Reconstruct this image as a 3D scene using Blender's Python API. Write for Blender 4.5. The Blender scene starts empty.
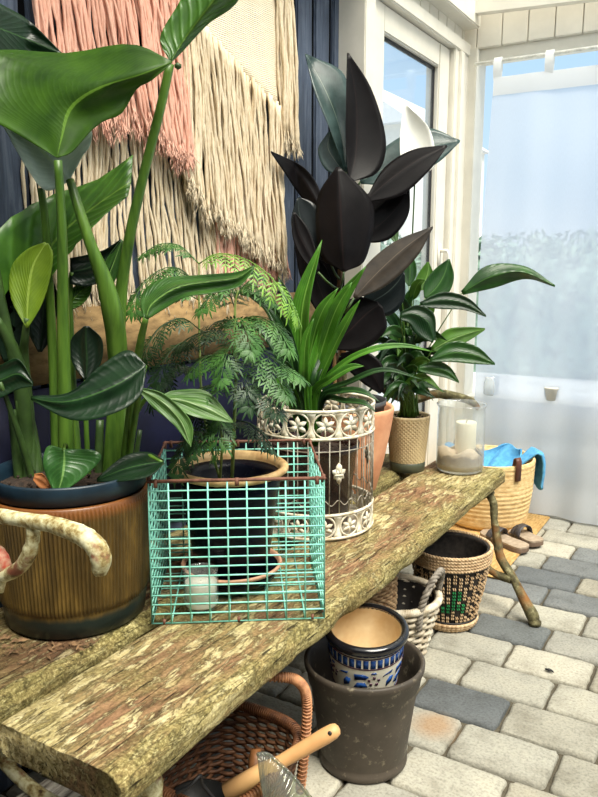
import bpy, bmesh, math, random
import numpy as np
from mathutils import Vector, noise as mnoise
SC = bpy.context.scene
COL = SC.collection
random.seed(7)
# ---------------------------------------------------------------- camera
F = 750.0; CX, CY = 299.0, 398.5; EYE = 1.15
PITCH = math.atan(133/F); YAW = math.atan(459/math.hypot(F, 133))
cam = bpy.data.cameras.new('camera'); cam.sensor_fit = 'VERTICAL'; cam.sensor_height = 36.0
cam.lens = 36.0*F/797.0; cam.clip_start = .02; cam.clip_end = 500
co = bpy.data.objects.new('camera', cam); COL.objects.link(co)
co.location = (0, 0, EYE); co.rotation_euler = (math.pi/2-PITCH, 0, YAW)
SC.camera = co
# ---------------------------------------------------------------- sky, sun, exposure
w = bpy.data.worlds.new('sky'); SC.world = w; w.use_nodes = True
nt = w.node_tree; nt.nodes.clear()
tc = nt.nodes.new('ShaderNodeTexCoord'); sp = nt.nodes.new('ShaderNodeSeparateXYZ')
nt.links.new(tc.outputs['Generated'], sp.inputs[0])
rp = nt.nodes.new('ShaderNodeValToRGB'); nt.links.new(sp.outputs['Z'], rp.inputs[0])
e = rp.color_ramp.elements
e[0].position = 0.0; e[0].color = (.72, .80, .85, 1)
e[1].position = 1.0; e[1].color = (.98, 1.0, 1.0, 1)
k = e.new(.10); k.color = (.55, .74, .92, 1)
k = e.new(.32); k.color = (.40, .64, .91, 1)
k = e.new(.55); k.color = (.85, .92, 1.0, 1)
bg = nt.nodes.new('ShaderNodeBackground'); bg.inputs['Strength'].default_value = .95
wo = nt.nodes.new('ShaderNodeOutputWorld')
nt.links.new(rp.outputs[0], bg.inputs['Color']); nt.links.new(bg.outputs[0], wo.inputs['Surface'])
sl = bpy.data.lights.new('sun', 'SUN'); sl.energy = 7.6; sl.angle = math.radians(35); sl.color = (1, .955, .87)
so = bpy.data.objects.new('sun', sl); COL.objects.link(so)
so.rotation_euler = Vector((-.50, .22, -1.0)).to_track_quat('-Z', 'Y').to_euler()
so.location = (3, -2, 5)
SC.view_settings.view_transform = 'Standard'; SC.view_settings.look = 'None'
SC.view_settings.exposure = 0.30; SC.view_settings.gamma = 1.0; SC.view_settings.use_curve_mapping = False
# ---------------------------------------------------------------- view helpers (pixel of the photo -> point in the place)
_f = np.array([-math.sin(YAW)*math.cos(PITCH), math.cos(YAW)*math.cos(PITCH), -math.sin(PITCH)])
_r = np.array([math.cos(YAW), math.sin(YAW), 0.0]); _u = np.cross(_r, _f)
CAM = np.array([0, 0, EYE])
def at(x, y, d): return CAM+d*(_f+_r*(x-CX)/F-_u*(y-CY)/F)
def onz(x, y, z):
    q = at(x, y, 1)-CAM; return CAM+q*(z-EYE)/q[2]
def onx(x, y, X):
    q = at(x, y, 1)-CAM; return CAM+q*X/q[0]
def ony(x, y, Y):
    q = at(x, y, 1)-CAM; return CAM+q*Y/q[1]
# ---------------------------------------------------------------- mesh builder
class MB:
    def __init__(s): s.v = []; s.f = []; s.uv = {}; s.fc = []
    def add(s, vs, fs):
        b = len(s.v); s.v += [tuple(map(float, p)) for p in vs]; s.f += [tuple(i+b for i in f) for f in fs]; return b
    def box(s, x0, x1, y0, y1, z0, z1):
        s.add([(x0,y0,z0),(x1,y0,z0),(x1,y1,z0),(x0,y1,z0),(x0,y0,z1),(x1,y0,z1),(x1,y1,z1),(x0,y1,z1)],
              [(0,3,2,1),(4,5,6,7),(0,1,5,4),(1,2,6,5),(2,3,7,6),(3,0,4,7)]); return s
    def bbox(s, x0, x1, y0, y1, z0, z1, b=.004):      # box with chamfered edges
        bm = bmesh.new(); bmesh.ops.create_cube(bm, size=1)
        for v in bm.verts: v.co = Vector(((x0+x1)/2+v.co.x*(x1-x0), (y0+y1)/2+v.co.y*(y1-y0), (z0+z1)/2+v.co.z*(z1-z0)))
        bmesh.ops.bevel(bm, geom=bm.edges[:], offset=b, segments=2, affect='EDGES')
        bm.verts.index_update(); s.add([v.co for v in bm.verts], [[v.index for v in f.verts] for f in bm.faces]); bm.free(); return s
    def tube(s, pts, rad, n=8, cap=True, closed=False, squash=None):
        P = [np.array(p, float) for p in pts]; m = len(P)
        if not hasattr(rad, '__len__'): rad = [rad]*m
        up = None; rings = []
        for i in range(m):
            a = P[(i-1) % m] if closed or i > 0 else P[i]; b = P[(i+1) % m] if closed or i < m-1 else P[i]
            t = b-a; t = t/(np.linalg.norm(t)+1e-12)
            if up is None:
                up = np.array([0, 0, 1.]) if abs(t[2]) < .9 else np.array([1., 0, 0])
            sd = np.cross(t, up); sd /= np.linalg.norm(sd)+1e-12; up = np.cross(sd, t)
            rings.append([P[i]+rad[i]*(math.cos(2*math.pi*j/n)*sd+math.sin(2*math.pi*j/n)*up) for j in range(n)])
        vs = [p for r in rings for p in r]; fs = []
        for i in range(m if closed else m-1):
            k = (i+1) % m
            for j in range(n): fs.append((i*n+j, i*n+(j+1) % n, k*n+(j+1) % n, k*n+j))
        if cap and not closed:
            fs.append(tuple(range(n-1, -1, -1))); fs.append(tuple((m-1)*n+j for j in range(n)))
        s.add(vs, fs); return s
    def lathe(s, prof, c=(0, 0, 0), n=40, fn=None):
        # prof: (r,z) pairs; r=0 ends close to a point
        vs = []; rows = []
        for r, z in prof:
            if r < 1e-6: rows.append([len(vs)]); vs.append((c[0], c[1], c[2]+z))
            else:
                row = []
                for j in range(n):
                    a = 2*math.pi*j/n; rr = r if fn is None else fn(r, z, a)
                    row.append(len(vs)); vs.append((c[0]+rr*math.cos(a), c[1]+rr*math.sin(a), c[2]+z))
                rows.append(row)
        fs = []
        for A, B in zip(rows, rows[1:]):
            for j in range(n):
                k = (j+1) % n
                if len(A) == 1 and len(B) == 1: break
                if len(A) == 1: fs.append((A[0], B[k], B[j]))
                elif len(B) == 1: fs.append((A[j], A[k], B[0]))
                else: fs.append((A[j], A[k], B[k], B[j]))
        s.add(vs, fs); return s
    def grid(s, P, uv=False):                          # P[i][j]
        n, m = len(P), len(P[0]); b = len(s.v)
        s.add([p for r in P for p in r], [(i*m+j, i*m+j+1, (i+1)*m+j+1, (i+1)*m+j) for i in range(n-1) for j in range(m-1)])
        if uv:
            for i in range(n):
                for j in range(m): s.uv[b+i*m+j] = (j/(m-1), i/(n-1))
        return s
    def spin(s, fn):
        s.v = [tuple(fn(np.array(p))) for p in s.v]; return s

ORG = {}
def mk(name, mb, mat, org, smooth=True):
    me = bpy.data.meshes.new(name)
    o0 = np.array(org, float)
    me.from_pydata([tuple(np.array(p)-o0) for p in mb.v], [], mb.f)
    me.validate(); me.update()
    if smooth:
        me.polygons.foreach_set('use_smooth', [True]*len(me.polygons))
    if mb.uv:
        ul = me.uv_layers.new(name='UVMap')
        for l in me.loops: ul.data[l.index].uv = mb.uv.get(l.vertex_index, (.5, .5))
    if mb.fc:
        ca = me.color_attributes.new('tone', 'FLOAT_COLOR', 'CORNER')
        for p in me.polygons:
            for li in p.loop_indices: ca.data[li].color = (*mb.fc[p.index], 1)
    if mat: me.materials.append(mat)
    o = bpy.data.objects.new(name, me); COL.objects.link(o)
    return o
def tag(o, label=None, cat=None, group=None, kind=None):
    if label: o['label'] = label
    if cat: o['category'] = cat
    if group: o['group'] = group
    if kind: o['kind'] = kind
    return o
def thing(name, label, cat, loc, group=None):
    o = bpy.data.objects.new(name, None); COL.objects.link(o); o.empty_display_size = .05
    o.location = tuple(float(q) for q in loc); ORG[o] = np.array(loc, float); return tag(o, label, cat, group)
def part(name, mb, mat, parent, smooth=True, label=None, kind=None):
    o = mk(name, mb, mat, ORG[parent], smooth); o.parent = parent; ORG[o] = ORG[parent]
    return tag(o, label, None, None, kind)
def solo(name, mb, mat, loc, label, cat, group=None, kind=None, smooth=True):
    o = mk(name, mb, mat, loc, smooth); o.location = tuple(float(q) for q in loc); ORG[o] = np.array(loc, float)
    return tag(o, label, cat, group, kind)
def struct(name, mb, mat, parent=None, smooth=False):
    if parent: return part(name, mb, mat, parent, smooth)
    o = mk(name, mb, mat, (0, 0, 0), smooth); ORG[o] = np.zeros(3); o['kind'] = 'structure'; return o
def sharp(o, deg=35):
    o.data.set_sharp_from_angle(angle=math.radians(deg)); return o
def solid(o, t, off=0.0):
    m = o.modifiers.new('thickness', 'SOLIDIFY'); m.thickness = t; m.offset = off; return o
def dupe(o, org_from, loc, rotz=0, parent=None):       # copy of a thing with copies of its parts
    c = o.copy(); COL.objects.link(c); 
    if parent: c.parent = parent
    else: c.location = loc; c.rotation_euler = (0, 0, rotz)
    for ch in [q for q in bpy.data.objects if q.parent == o and q is not c]: dupe(ch, None, None, 0, c)
    return c
# ---------------------------------------------------------------- materials
def rgb(*c):
    if len(c) == 1: c = c[0]
    return tuple(((q/255)/12.92 if q/255 <= .04045 else ((q/255+.055)/1.055)**2.4) for q in c)
class N:
    def __init__(s, name):
        s.m = bpy.data.materials.new(name); s.m.use_nodes = True; s.t = s.m.node_tree; s.t.nodes.clear()
        s.out = s.t.nodes.new('ShaderNodeOutputMaterial')
    def n(s, ty, **kw):
        q = s.t.nodes.new('ShaderNode'+ty)
        for a, b in kw.items():
            if a.startswith('i_'): 
                key = a[2:].replace('_', ' ')
                q.inputs[int(key) if key.isdigit() else key].default_value = b
            else: setattr(q, a, b)
        return q
    def l(s, a, b): s.t.links.new(a, b)
    def coord(s, kind='Object', scale=(1, 1, 1), rot=(0, 0, 0)):
        t = s.n('TexCoord'); m = s.n('Mapping'); m.inputs['Scale'].default_value = scale; m.inputs['Rotation'].default_value = rot
        s.l(t.outputs[kind], m.inputs[0]); return m.outputs[0]
    def noise(s, vec, scale, detail=4, rough=.6, dist=0):
        q = s.n('TexNoise'); q.inputs['Scale'].default_value = scale; q.inputs['Detail'].default_value = detail
        q.inputs['Roughness'].default_value = rough; q.inputs['Distortion'].default_value = dist
        if vec is not None: s.l(vec, q.inputs['Vector'])
        return q.outputs['Fac']
    def ramp(s, fac, stops, interp='LINEAR'):
        q = s.n('ValToRGB'); q.color_ramp.interpolation = interp; e = q.color_ramp.elements
        while len(e) < len(stops): e.new(.5)
        for el, (p, c) in zip(e, stops):
            el.position = p; el.color = (*c, 1) if len(c) == 3 else c
        s.l(fac, q.inputs[0]); return q.outputs[0]
    def mix(s, fac, a, b, mode='MIX'):
        q = s.n('Mix', data_type='RGBA', blend_type=mode)
        for idx, x in ((0, fac), (6, a), (7, b)):
            if isinstance(x, (int, float)): q.inputs[idx].default_value = x
            elif isinstance(x, tuple): q.inputs[idx].default_value = (*x, 1)
            else: s.l(x, q.inputs[idx])
        return q.outputs[2]
    def math(s, op, a, b=None, c=None):
        q = s.n('Math', operation=op)
        for i, x in enumerate((a, b, c)):
            if x is None: continue
            if isinstance(x, (int, float)): q.inputs[i].default_value = x
            else: s.l(x, q.inputs[i])
        return q.outputs[0]
    def bump(s, h, strength=.4, dist=.004):
        q = s.n('Bump'); q.inputs['Strength'].default_value = strength; q.inputs['Distance'].default_value = dist
        s.l(h, q.inputs['Height']); return q.outputs[0]
    def pbr(s, col, rough=.5, nrm=None, metal=0, spec=.5, coat=0, transl=0, tcol=None):
        p = s.n('BsdfPrincipled')
        if isinstance(col, tuple): p.inputs['Base Color'].default_value = (*col, 1)
        else: s.l(col, p.inputs['Base Color'])
        if isinstance(rough, (int, float)): p.inputs['Roughness'].default_value = rough
        else: s.l(rough, p.inputs['Roughness'])
        p.inputs['Metallic'].default_value = metal; p.inputs['Specular IOR Level'].default_value = spec
        p.inputs['Coat Weight'].default_value = coat; p.inputs['Coat Roughness'].default_value = .08
        if nrm is not None: s.l(nrm, p.inputs['Normal'])
        if transl:
            t = s.n('BsdfTranslucent'); mx = s.n('MixShader'); mx.inputs[0].default_value = transl
            c = tcol if tcol is not None else col
            if isinstance(c, tuple): t.inputs[0].default_value = (*c, 1)
            else: s.l(c, t.inputs[0])
            s.l(p.outputs[0], mx.inputs[1]); s.l(t.outputs[0], mx.inputs[2]); s.l(mx.outputs[0], s.out.inputs[0])
        else: s.l(p.outputs[0], s.out.inputs[0])
        return s.m
def plain(name, c, rough=.5, var=.12, scale=30, bump=.15, stretch=(1, 1, 1), metal=0, spec=.5, coat=0, c2=None, coord='Object', dist=.002):
    q = N(name); v = q.coord(coord, stretch); f = q.noise(v, scale)
    a = rgb(c); b = rgb(c2) if c2 else tuple(x*(1-var*2.5) for x in a); hi = a if c2 else tuple(min(1, x*(1+var)) for x in a)
    col = q.ramp(f, [(.32, b), (.62, hi)])
    return q.pbr(col, rough, q.bump(f, bump, dist) if bump else None, metal, spec, coat)
def leafmat(name, c, c2, rib=None, veins=22, slant=.35, rough=.32, transl=.25, ribw=.03, vstr=.35, bumpv=.25, spec=.5, lines=0):
    q = N(name); t = q.n('TexCoord'); s = q.n('SeparateXYZ'); q.l(t.outputs['UV'], s.inputs[0])
    d = q.math('ABSOLUTE', q.math('SUBTRACT', s.outputs['X'], .5))
    ph = q.math('MULTIPLY', q.math('SUBTRACT', s.outputs['Y'], q.math('MULTIPLY', d, slant)), veins*2*math.pi)
    vein = q.math('POWER', q.math('ADD', q.math('MULTIPLY', q.math('SINE', ph), .5), .5), 3)
    if lines: vein = q.math('POWER', q.math('ADD', q.math('MULTIPLY', q.math('SINE', q.math('MULTIPLY', d, lines*2*math.pi)), .5), .5), 2)
    nz = q.noise(q.coord('Object'), 18, 3)
    base = q.ramp(nz, [(.3, rgb(c2)), (.7, rgb(c))])
    hi = tuple(min(1, x*1.9+.01) for x in rgb(c))
    col = q.mix(q.math('MULTIPLY', vein, vstr), base, hi)
    ribf = q.math('LESS_THAN', d, ribw)
    col = q.mix(q.math('MULTIPLY', ribf, .85), col, rgb(rib) if rib else hi)
    tc_ = q.mix(1.0, col, (.75, 1.0, .35), 'MULTIPLY')
    tc_ = q.mix(.5, tc_, tuple(min(1, x*2.2) for x in rgb(c)))
    h = q.math('ADD', vein, q.math('MULTIPLY', ribf, 1.5))
    return q.pbr(col, rough, q.bump(h, bumpv, .003), 0, spec, 0, transl, tc_)
def thinglass(name, tint=(1, 1, 1), haze=.04, gloss=1.0):
    q = N(name); tr = q.n('BsdfTransparent'); tr.inputs[0].default_value = (*tint, 1)
    gl = q.n('BsdfGlossy'); gl.inputs['Roughness'].default_value = .03
    df = q.n('BsdfDiffuse'); df.inputs[0].default_value = (.9, .92, .92, 1)
    m0 = q.n('MixShader'); m0.inputs[0].default_value = haze; q.l(tr.outputs[0], m0.inputs[1]); q.l(df.outputs[0], m0.inputs[2])
    ge = q.n('NewGeometry'); fr = q.n('Fresnel'); q.l(q.math('SUBTRACT', 1.45, q.math('MULTIPLY', ge.outputs['Backfacing'], 1.45-1/1.45)), fr.inputs[0])
    m1 = q.n('MixShader'); q.l(q.math('MULTIPLY', fr.outputs[0], gloss), m1.inputs[0])
    q.l(m0.outputs[0], m1.inputs[1]); q.l(gl.outputs[0], m1.inputs[2])
    q.l(m1.outputs[0], q.out.inputs[0]); return q.m

white_paint = plain('white_paint', (222, 217, 204), .45, .03, 8, .05)
# ---------------------------------------------------------------- setting: floor of pavers
def paver_floor():
    mb = MB(); rnd = random.Random(3)
    pitch = .1575; L = .24; g = .0035
    light = [(196,192,178),(186,183,171),(204,199,184),(178,176,167),(192,186,170)]
    dark = [(128,132,133),(138,141,142),(120,124,127)]
    darks = {(1, -.58), (4, -.60), (6, -.50), (7, -.58), (6,-.74),(9,-.5)}
    for k in range(-14, 14):
        y0 = 1.567+k*pitch; y1 = y0+pitch
        if y0 > 3.75: continue
        off = -.54+.08*k
        i0 = int((-1.4-off)/L)-2
        for i in range(i0, i0+16):
            x0 = off+i*L; x1 = x0+L
            if x1 < -1.4 or x0 > 1.6: continue
            xc = (x0+x1)/2
            isd = any(kk == k and abs(xx-xc) < .121 for kk, xx in darks) or (k not in (0,2,3,5,1,4) and rnd.random() < .16)
            c = rgb(rnd.choice(dark if isd else light)); f = rnd.uniform(.60, .74); c = tuple(q*f for q in c)
            dz = rnd.uniform(-.0015, .0015); tx = rnd.uniform(-.008, .008); ty = rnd.uniform(-.008, .008)
            yc = (y0+y1)/2
            out = []
            hx, hy = L/2-g, pitch/2-g; r = .013
            for (cx, cy, a0) in ((hx-r, hy-r, 0), (-hx+r, hy-r, 90), (-hx+r, -hy+r, 180), (hx-r, -hy+r, 270)):
                for a in (0, 30, 60, 90):
                    an = math.radians(a0+a); out.append((cx+r*math.cos(an), cy+r*math.sin(an)))
            pts = []
            for a, b in zip(out, out[1:]+out[:1]):      # subdivide long edges
                dd = math.hypot(b[0]-a[0], b[1]-a[1]); m = max(1, int(dd/.022))
                for j in range(m): pts.append((a[0]+(b[0]-a[0])*j/m, a[1]+(b[1]-a[1])*j/m))
            jit = [rnd.uniform(-.0035, .0012) for _ in pts]; n = len(pts)
            def ring(s, z, jm):
                return [(xc+px*(1+(s+jm*jt)/hx), yc+py*(1+(s+jm*jt)/hy), z+dz+px*tx+py*ty) for (px, py), jt in zip(pts, jit)]
            vs = ring(-.010, 0, 1)+ring(-.003, -.0030, 1)+ring(0, -.009, .8)+ring(0, -.03, .6)
            fs = [tuple(range(n))]
            for q in range(3):
                for j in range(n): fs.append((q*n+j, (q+1)*n+j, (q+1)*n+(j+1) % n, q*n+(j+1) % n))
            mb.add(vs, fs); mb.fc += [c]*len(fs)
    b = len(mb.f); mb.box(-1.45, 1.7, -.7, 3.8, -.06, -.014); mb.fc += [rgb(88, 82, 70)]*6
    q = N('paving_stone'); at_ = q.n('Attribute', attribute_name='tone')
    v = q.coord('Object'); n1 = q.noise(v, 9, 5, .65); n2 = q.noise(v, 140, 3, .6); n3 = q.noise(v, 3.3, 3, .5)
    col = q.mix(1.0, at_.outputs['Color'], q.ramp(n1, [(.25, (.62, .60, .56)), (.5, (.97, .97, .95)), (.75, (1.12, 1.1, 1.05))]), 'MULTIPLY')
    col = q.mix(.55, col, q.ramp(n2, [(.3, (.45, .44, .42)), (.5, (1, 1, 1)), (.72, (1.25, 1.25, 1.2))]), 'MULTIPLY')
    # rust stain
    t = q.n('TexCoord'); d = q.n('VectorMath', operation='DISTANCE'); q.l(t.outputs['Object'], d.inputs[0]); d.inputs[1].default_value = (-.60, 1.66, 0)
    rf = q.math('MULTIPLY', q.math('SUBTRACT', 1.0, q.math('SMOOTH_MIN', q.math('DIVIDE', d.outputs['Value'], .075), 1.0, .1)), q.math('MULTIPLY', n1, 1.5))
    col = q.mix(q.math('MINIMUM', q.math('MAXIMUM', rf, 0), .55), col, rgb(150, 104, 48))
    floor = struct('floor', mb, q.pbr(col, .85, q.bump(q.math('ADD', n2, n1), .5, .003), 0, .25), None, True)
    sharp(floor, 40)
paver_floor()
# ---------------------------------------------------------------- wall of dark blue boards
XW = -1.33
blue = N('blue_painted_boards'); v = blue.coord('Object', (14, 14, 1.3)); f = blue.noise(v, 5, 6, .65, .6); f2 = blue.noise(blue.coord('Object'), 2.5, 3)
bc = blue.ramp(f, [(.28, rgb(40, 47, 60)), (.5, rgb(74, 86, 106)), (.72, rgb(124, 134, 150))])
bc = blue.mix(.5, bc, blue.ramp(f2, [(.35, rgb(46, 54, 70)), (.7, rgb(92, 104, 124))]))
blue_m = blue.pbr(bc, .6, blue.bump(f, .6, .004), 0, .35)
mb = MB()
y = -.78; rnd = random.Random(5)
while y < 2.47:
    x_ = XW+rnd.uniform(-.003, .003)
    mb.bbox(x_-.022, x_+.004, y+.011, min(y+.1075, 2.515), 0, 2.6, .005); y += .1185
wl = struct('wall_left', mb, blue_m)
part('backing_boards', MB().box(XW-.10, XW-.007, -.95, 2.512, 0, 2.6), plain('dark_gap_paint', (9, 10, 14), .9, spec=.1), wl, False)
# white timber part of the same side: door and its surround
XD = -1.22
def groove_wall(mb, x, y0, y1, z0, z1, step=.11):      # vertical tongue-and-groove boards facing +X
    yy = y0
    while yy < y1-.005:
        mb.bbox(x-.02, x, yy+.0008, min(yy+step, y1)-.0008, z0, z1, .003); yy += step
mb = MB()
mb.box(XD-.12, XD-.03, 2.49, 3.56, 2.10, 2.75)
groove_wall(mb, XD-.012, 2.47, 3.50, 2.14, 2.75, .10)
mb.bbox(XD-.13, XD+.0, 2.465, 2.545, 0, 2.14, .004)      # casing left
mb.bbox(XD-.13, XD+.005, 3.34, 3.53, 0, 2.14, .004)      # casing right
mb.bbox(XD-.13, XD+.012, 2.465, 3.52, 2.085, 2.14, .004)     # head
mb.bbox(XD-.13, XD-.0, 2.54, 3.36, -.02, .05, .003)          # sill
mb.bbox(XD-.005, XD+.018, 3.385, 3.43, 0, 2.085, .004)
struct('trim_1', mb, white_paint)
d1 = struct('door_1', MB().bbox(XD-.075, XD-.018, 2.55, 2.66, .05, 2.082, .006).bbox(XD-.075, XD-.018, 3.215, 3.335, .05, 2.082, .006)
            .bbox(XD-.073, XD-.020, 2.655, 3.22, 1.985, 2.082, .006).bbox(XD-.073, XD-.020, 2.655, 3.22, .05, .42, .006), white_paint)
dark_rubber = plain('dark_rubber', (28, 28, 30), .6)
mb = MB()
for a in ((2.655, 2.667, .42, 1.985), (3.203, 3.215, .42, 1.985), (2.66, 3.21, 1.973, 1.985), (2.66, 3.21, .42, .432)):
    mb.box(XD-.05, XD-.039, a[0], a[1], a[2], a[3])
part('window_seal', mb, dark_rubber, d1, False)
pane_m = thinglass('window_glass', (.97, .99, 1.0), .03)
part('glass_pane', MB().box(XD-.048, XD-.042, 2.66, 3.21, .425, 1.98), pane_m, d1, False)
chrome = plain('brushed_steel', (190, 190, 188), .3, .05, 60, .05, metal=1)
h = MB().bbox(XD-.02, XD-.010, 3.258, 3.288, 1.13, 1.25, .004); h.tube([(XD-.012, 3.273, 1.215), (XD+.022, 3.273, 1.215), (XD+.028, 3.273, 1.20), (XD+.026, 3.273, 1.10)], .008, 8)
part('door_handle', h, white_paint, d1)
# ---------------------------------------------------------------- end wall with window
YE = 3.53
mb = MB()
mb.box(-1.34, 1.6, YE, YE+.12, 0, .52)
mb.box(-1.34, 1.6, YE+.02, YE+.12, 2.07, 2.75)
xx = -1.30
while xx < 1.5:
    mb.bbox(xx+.001, xx+.113, YE-.002, YE+.02, 2.12, 2.75, .003); xx += .115
mb.bbox(-1.34, -1.175, YE-.02, YE+.12, 0, 2.12, .004)
mb.box(1.35, 1.6, YE, YE+.12, .5, 2.1)
struct('wall_end', mb, white_paint)
YR = -.95; XR = 1.62
dkb = plain('dark_added_walls', (40, 44, 56), .7, .1, 8, .1)  # dark tone so the added walls return little fill light
struct('added_wall_rear', MB().box(-1.45, XR+.1, YR-.1, YR, -.05, 2.75), dkb)  # unseen, added to close off light from behind the camera
struct('added_wall_right', MB().box(XR, XR+.1, YR, 1.3, -.05, 2.6).box(XR, XR+.1, 1.3, 2.42, -.05, .75).box(XR, XR+.1, 2.42, 3.65, -.05, .1).box(XR, XR+.1, 1.3, 3.65, 2.15, 2.6).box(XR, XR+.1, 3.52, 3.65, .75, 2.15), dkb)  # unseen, added to limit light from the right
w2 = struct('window_2', MB().box(XR, XR+.07, 1.3, 1.37, .75, 2.15).box(XR, XR+.07, 3.45, 3.52, .75, 2.15).box(XR+.001, XR+.069, 1.37, 3.45, .75, .82).box(XR+.001, XR+.069, 1.37, 3.45, 2.08, 2.15).box(XR+.001, XR+.069, 2.38, 2.45, .10, 2.08).box(XR+.001, XR+.069, 2.45, 3.52, .10, .17), white_paint)  # unseen window, low far part added to light the end wall
part('glass_pane', MB().box(XR+.03, XR+.036, 1.36, 2.39, .81, 2.09).box(XR+.03, XR+.036, 2.44, 3.46, .16, 2.09), thinglass('side_window_glass', (.97, .99, 1.0), .03), w2, False)
# wall plate beam, rafters and clear corrugated roof
struct('trim_4', MB().bbox(XD-.02, XD+.06, -.8, 3.50, 2.195, 2.33, .005), white_paint)
q = N('corrugated_clear_roof'); tr = q.n('BsdfTransparent'); tl = q.n('BsdfTranslucent'); tl.inputs[0].default_value = (.95, .95, .92, 1)
tr.inputs[0].default_value = (.97, .97, .95, 1)
mx = q.n('MixShader'); mx.inputs[0].default_value = .12; q.l(tr.outputs[0], mx.inputs[1]); q.l(tl.outputs[0], mx.inputs[2]); q.l(mx.outputs[0], q.out.inputs[0])
P = []
for i in range(0, 241):
    x = -1.45+i*3.1/240
    P.append([(x, yy, 2.345-.05*(x+1.2)+.016*math.cos((x+1.1)*2*math.pi/.13)) for yy in (-.9, 1, 3.62)])
solid(struct('ceiling', MB().grid(P), q.m, None, True), .002)
mb = MB()
for yy in (-.3, 1.0, 2.2, 3.44):
    a = np.array([-1.3, yy, 2.345+.005-.055]); b = np.array([1.55, yy, 2.345-.1375-.055])
    mb.add([a+(0,-.022,-.05), a+(0,.022,-.05), b+(0,.022,-.05), b+(0,-.022,-.05), a+(0,-.022,.03), a+(0,.022,.03), b+(0,.022,.03), b+(0,-.022,.03)],
           [(0,3,2,1),(4,5,6,7),(0,1,5,4),(1,2,6,5),(2,3,7,6),(3,0,4,7)])
struct('trim_5', mb, white_paint)
# ---------------------------------------------------------------- garden beyond the glass
grass = plain('pale_gravel', (168, 172, 174), .9, .1, 3, 0)
struct('ground', MB().box(-60, 60, 3.8, 90, -.12, -.08).box(-60, -1.6, -30, 3.8, -.12, -.08), grass)
def hedge(name, x0, x1, y0, y1, h, mat, label, seed):
    rnd = random.Random(seed); mb = MB()
    n = 34; m = 22; P = []
    for i in range(n):
        row = []
        for j in range(m):
            a = math.pi*j/(m-1); x = x0+(x1-x0)*i/(n-1); yy = (y0+y1)/2-(y1-y0)/2*math.cos(a); z = h*math.sin(a)**.35*.93-.1
            dz = mnoise.noise(Vector((x*.8, yy, z)))*.16; row.append((x, yy+dz, z+dz*math.sin(a)))
        P.append(row)
    mb.grid(P)
    for _ in range(5200):
        i = rnd.randrange(n-1); j = rnd.randrange(1, m-1); p = np.array(P[i][j])*(.5)+np.array(P[i+1][j])*.5
        p = p+np.array([rnd.uniform(-1, 1)*(x1-x0)/n, rnd.uniform(-.12, .12), rnd.uniform(-.05, .16)])
        a = np.array([rnd.gauss(0, 1) for _ in range(3)]); b = np.array([rnd.gauss(0, 1) for _ in range(3)])
        a = a/np.linalg.norm(a)*.07; b = b/np.linalg.norm(b)*.03
        mb.add([p-a, p-b, p+a, p+b], [(0, 1, 2, 3)])
    return solo(name, mb, mat, (x0, y0, -.08), label, 'hedge')
hm = plain('hedge_leaves', (116, 140, 122), .7, .3, 9, 0)
hedge('garden_hedge', -7.2, 3.0, 8.5, 10.2, 1.62, hm, 'leafy green garden hedge far beyond the curtained window', 2)
hs = thing('added_white_house', 'pale white house added to give the bright patch in the door glass', 'house', (-9.5, 22, -.08))  # house shape added in place of a reflection in the door glass
mb = MB().box(-13, -8.3, 19.5, 26, -.08, 4.9)
part('house_wall', mb, white_paint, hs, False)
rf = MB(); rf.add([(-13.2,19.2,4.9),(-8.1,19.2,4.9),(-8.1,26.2,4.9),(-13.2,26.2,4.9),(-10.6,19.2,6.6),(-10.6,26.2,6.6)], [(0,1,4),(2,3,5),(1,2,5,4),(3,0,4,5),(0,3,2,1)])
part('house_roof', rf, plain('pale_roof', (205, 208, 210), .8), hs, False)
# ---------------------------------------------------------------- curtain
q = N('sheer_linen'); wv = q.coord('Object', (1, 1, 1))
nz = q.noise(q.coord('Object', (500, 1, 60)), 1.0, 2); nz2 = q.noise(wv, 4, 4)
tr = q.n('BsdfTransparent'); df = q.n('BsdfDiffuse'); df.inputs[0].default_value = (.92, .93, .95, 1); tl = q.n('BsdfTranslucent'); tl.inputs[0].default_value = (.55, .70, .92, 1)  # blue of the sky light put into the white linen's translucent tint
m1 = q.n('MixShader'); m1.inputs[0].default_value = .5; q.l(df.outputs[0], m1.inputs[1]); q.l(tl.outputs[0], m1.inputs[2])
m2 = q.n('MixShader'); q.l(q.math('ADD', q.math('MULTIPLY', nz, .10), .69), m2.inputs[0]); q.l(tr.outputs[0], m2.inputs[1]); q.l(m1.outputs[0], m2.inputs[2]); q.l(m2.outputs[0], q.out.inputs[0])
sheer = q.m
YC = 3.455
cu = thing('sheer_curtain', 'sheer white tab top linen curtain hanging over end window', 'curtain', (-.4, YC, 0))
P = []; NX = 90; NZ = 60
for i in range(NZ):
    t = i/(NZ-1); z = 1.965*(1-t)+.012*t; row = []
    for j in range(NX):
        u = j/(NX-1); x0 = -1.075-.03*min(1, t*2.6)-.03*max(0,(t-.75)*4); x = x0+(1.25-x0)*u
        a = .010*math.sin(x*16+.6)*(.4+t)+.007*math.sin(x*37+t*2)*(.4+.6*t)+.004*math.sin(z*9+x*5)
        a += .010*mnoise.noise(Vector((x*3, z*2.2, 4)))
        a += .012*math.exp(-((z-.42-.10*x)/.03)**2)*.5
        row.append((x, YC+a-.03*max(0, t-.93)*14, z))
    P.append(row)
part('curtain_panel', MB().grid(P), sheer, cu)
P2 = [[(x, yy+o*.004, z) for (x, yy, z) in row] for row, o in zip([[(p[0], YC-.006+(p[1]-YC)*.6, z) for p in P[0]] for z in (1.967, 1.93, 1.89)], (0, -.6, 0))]
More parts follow.
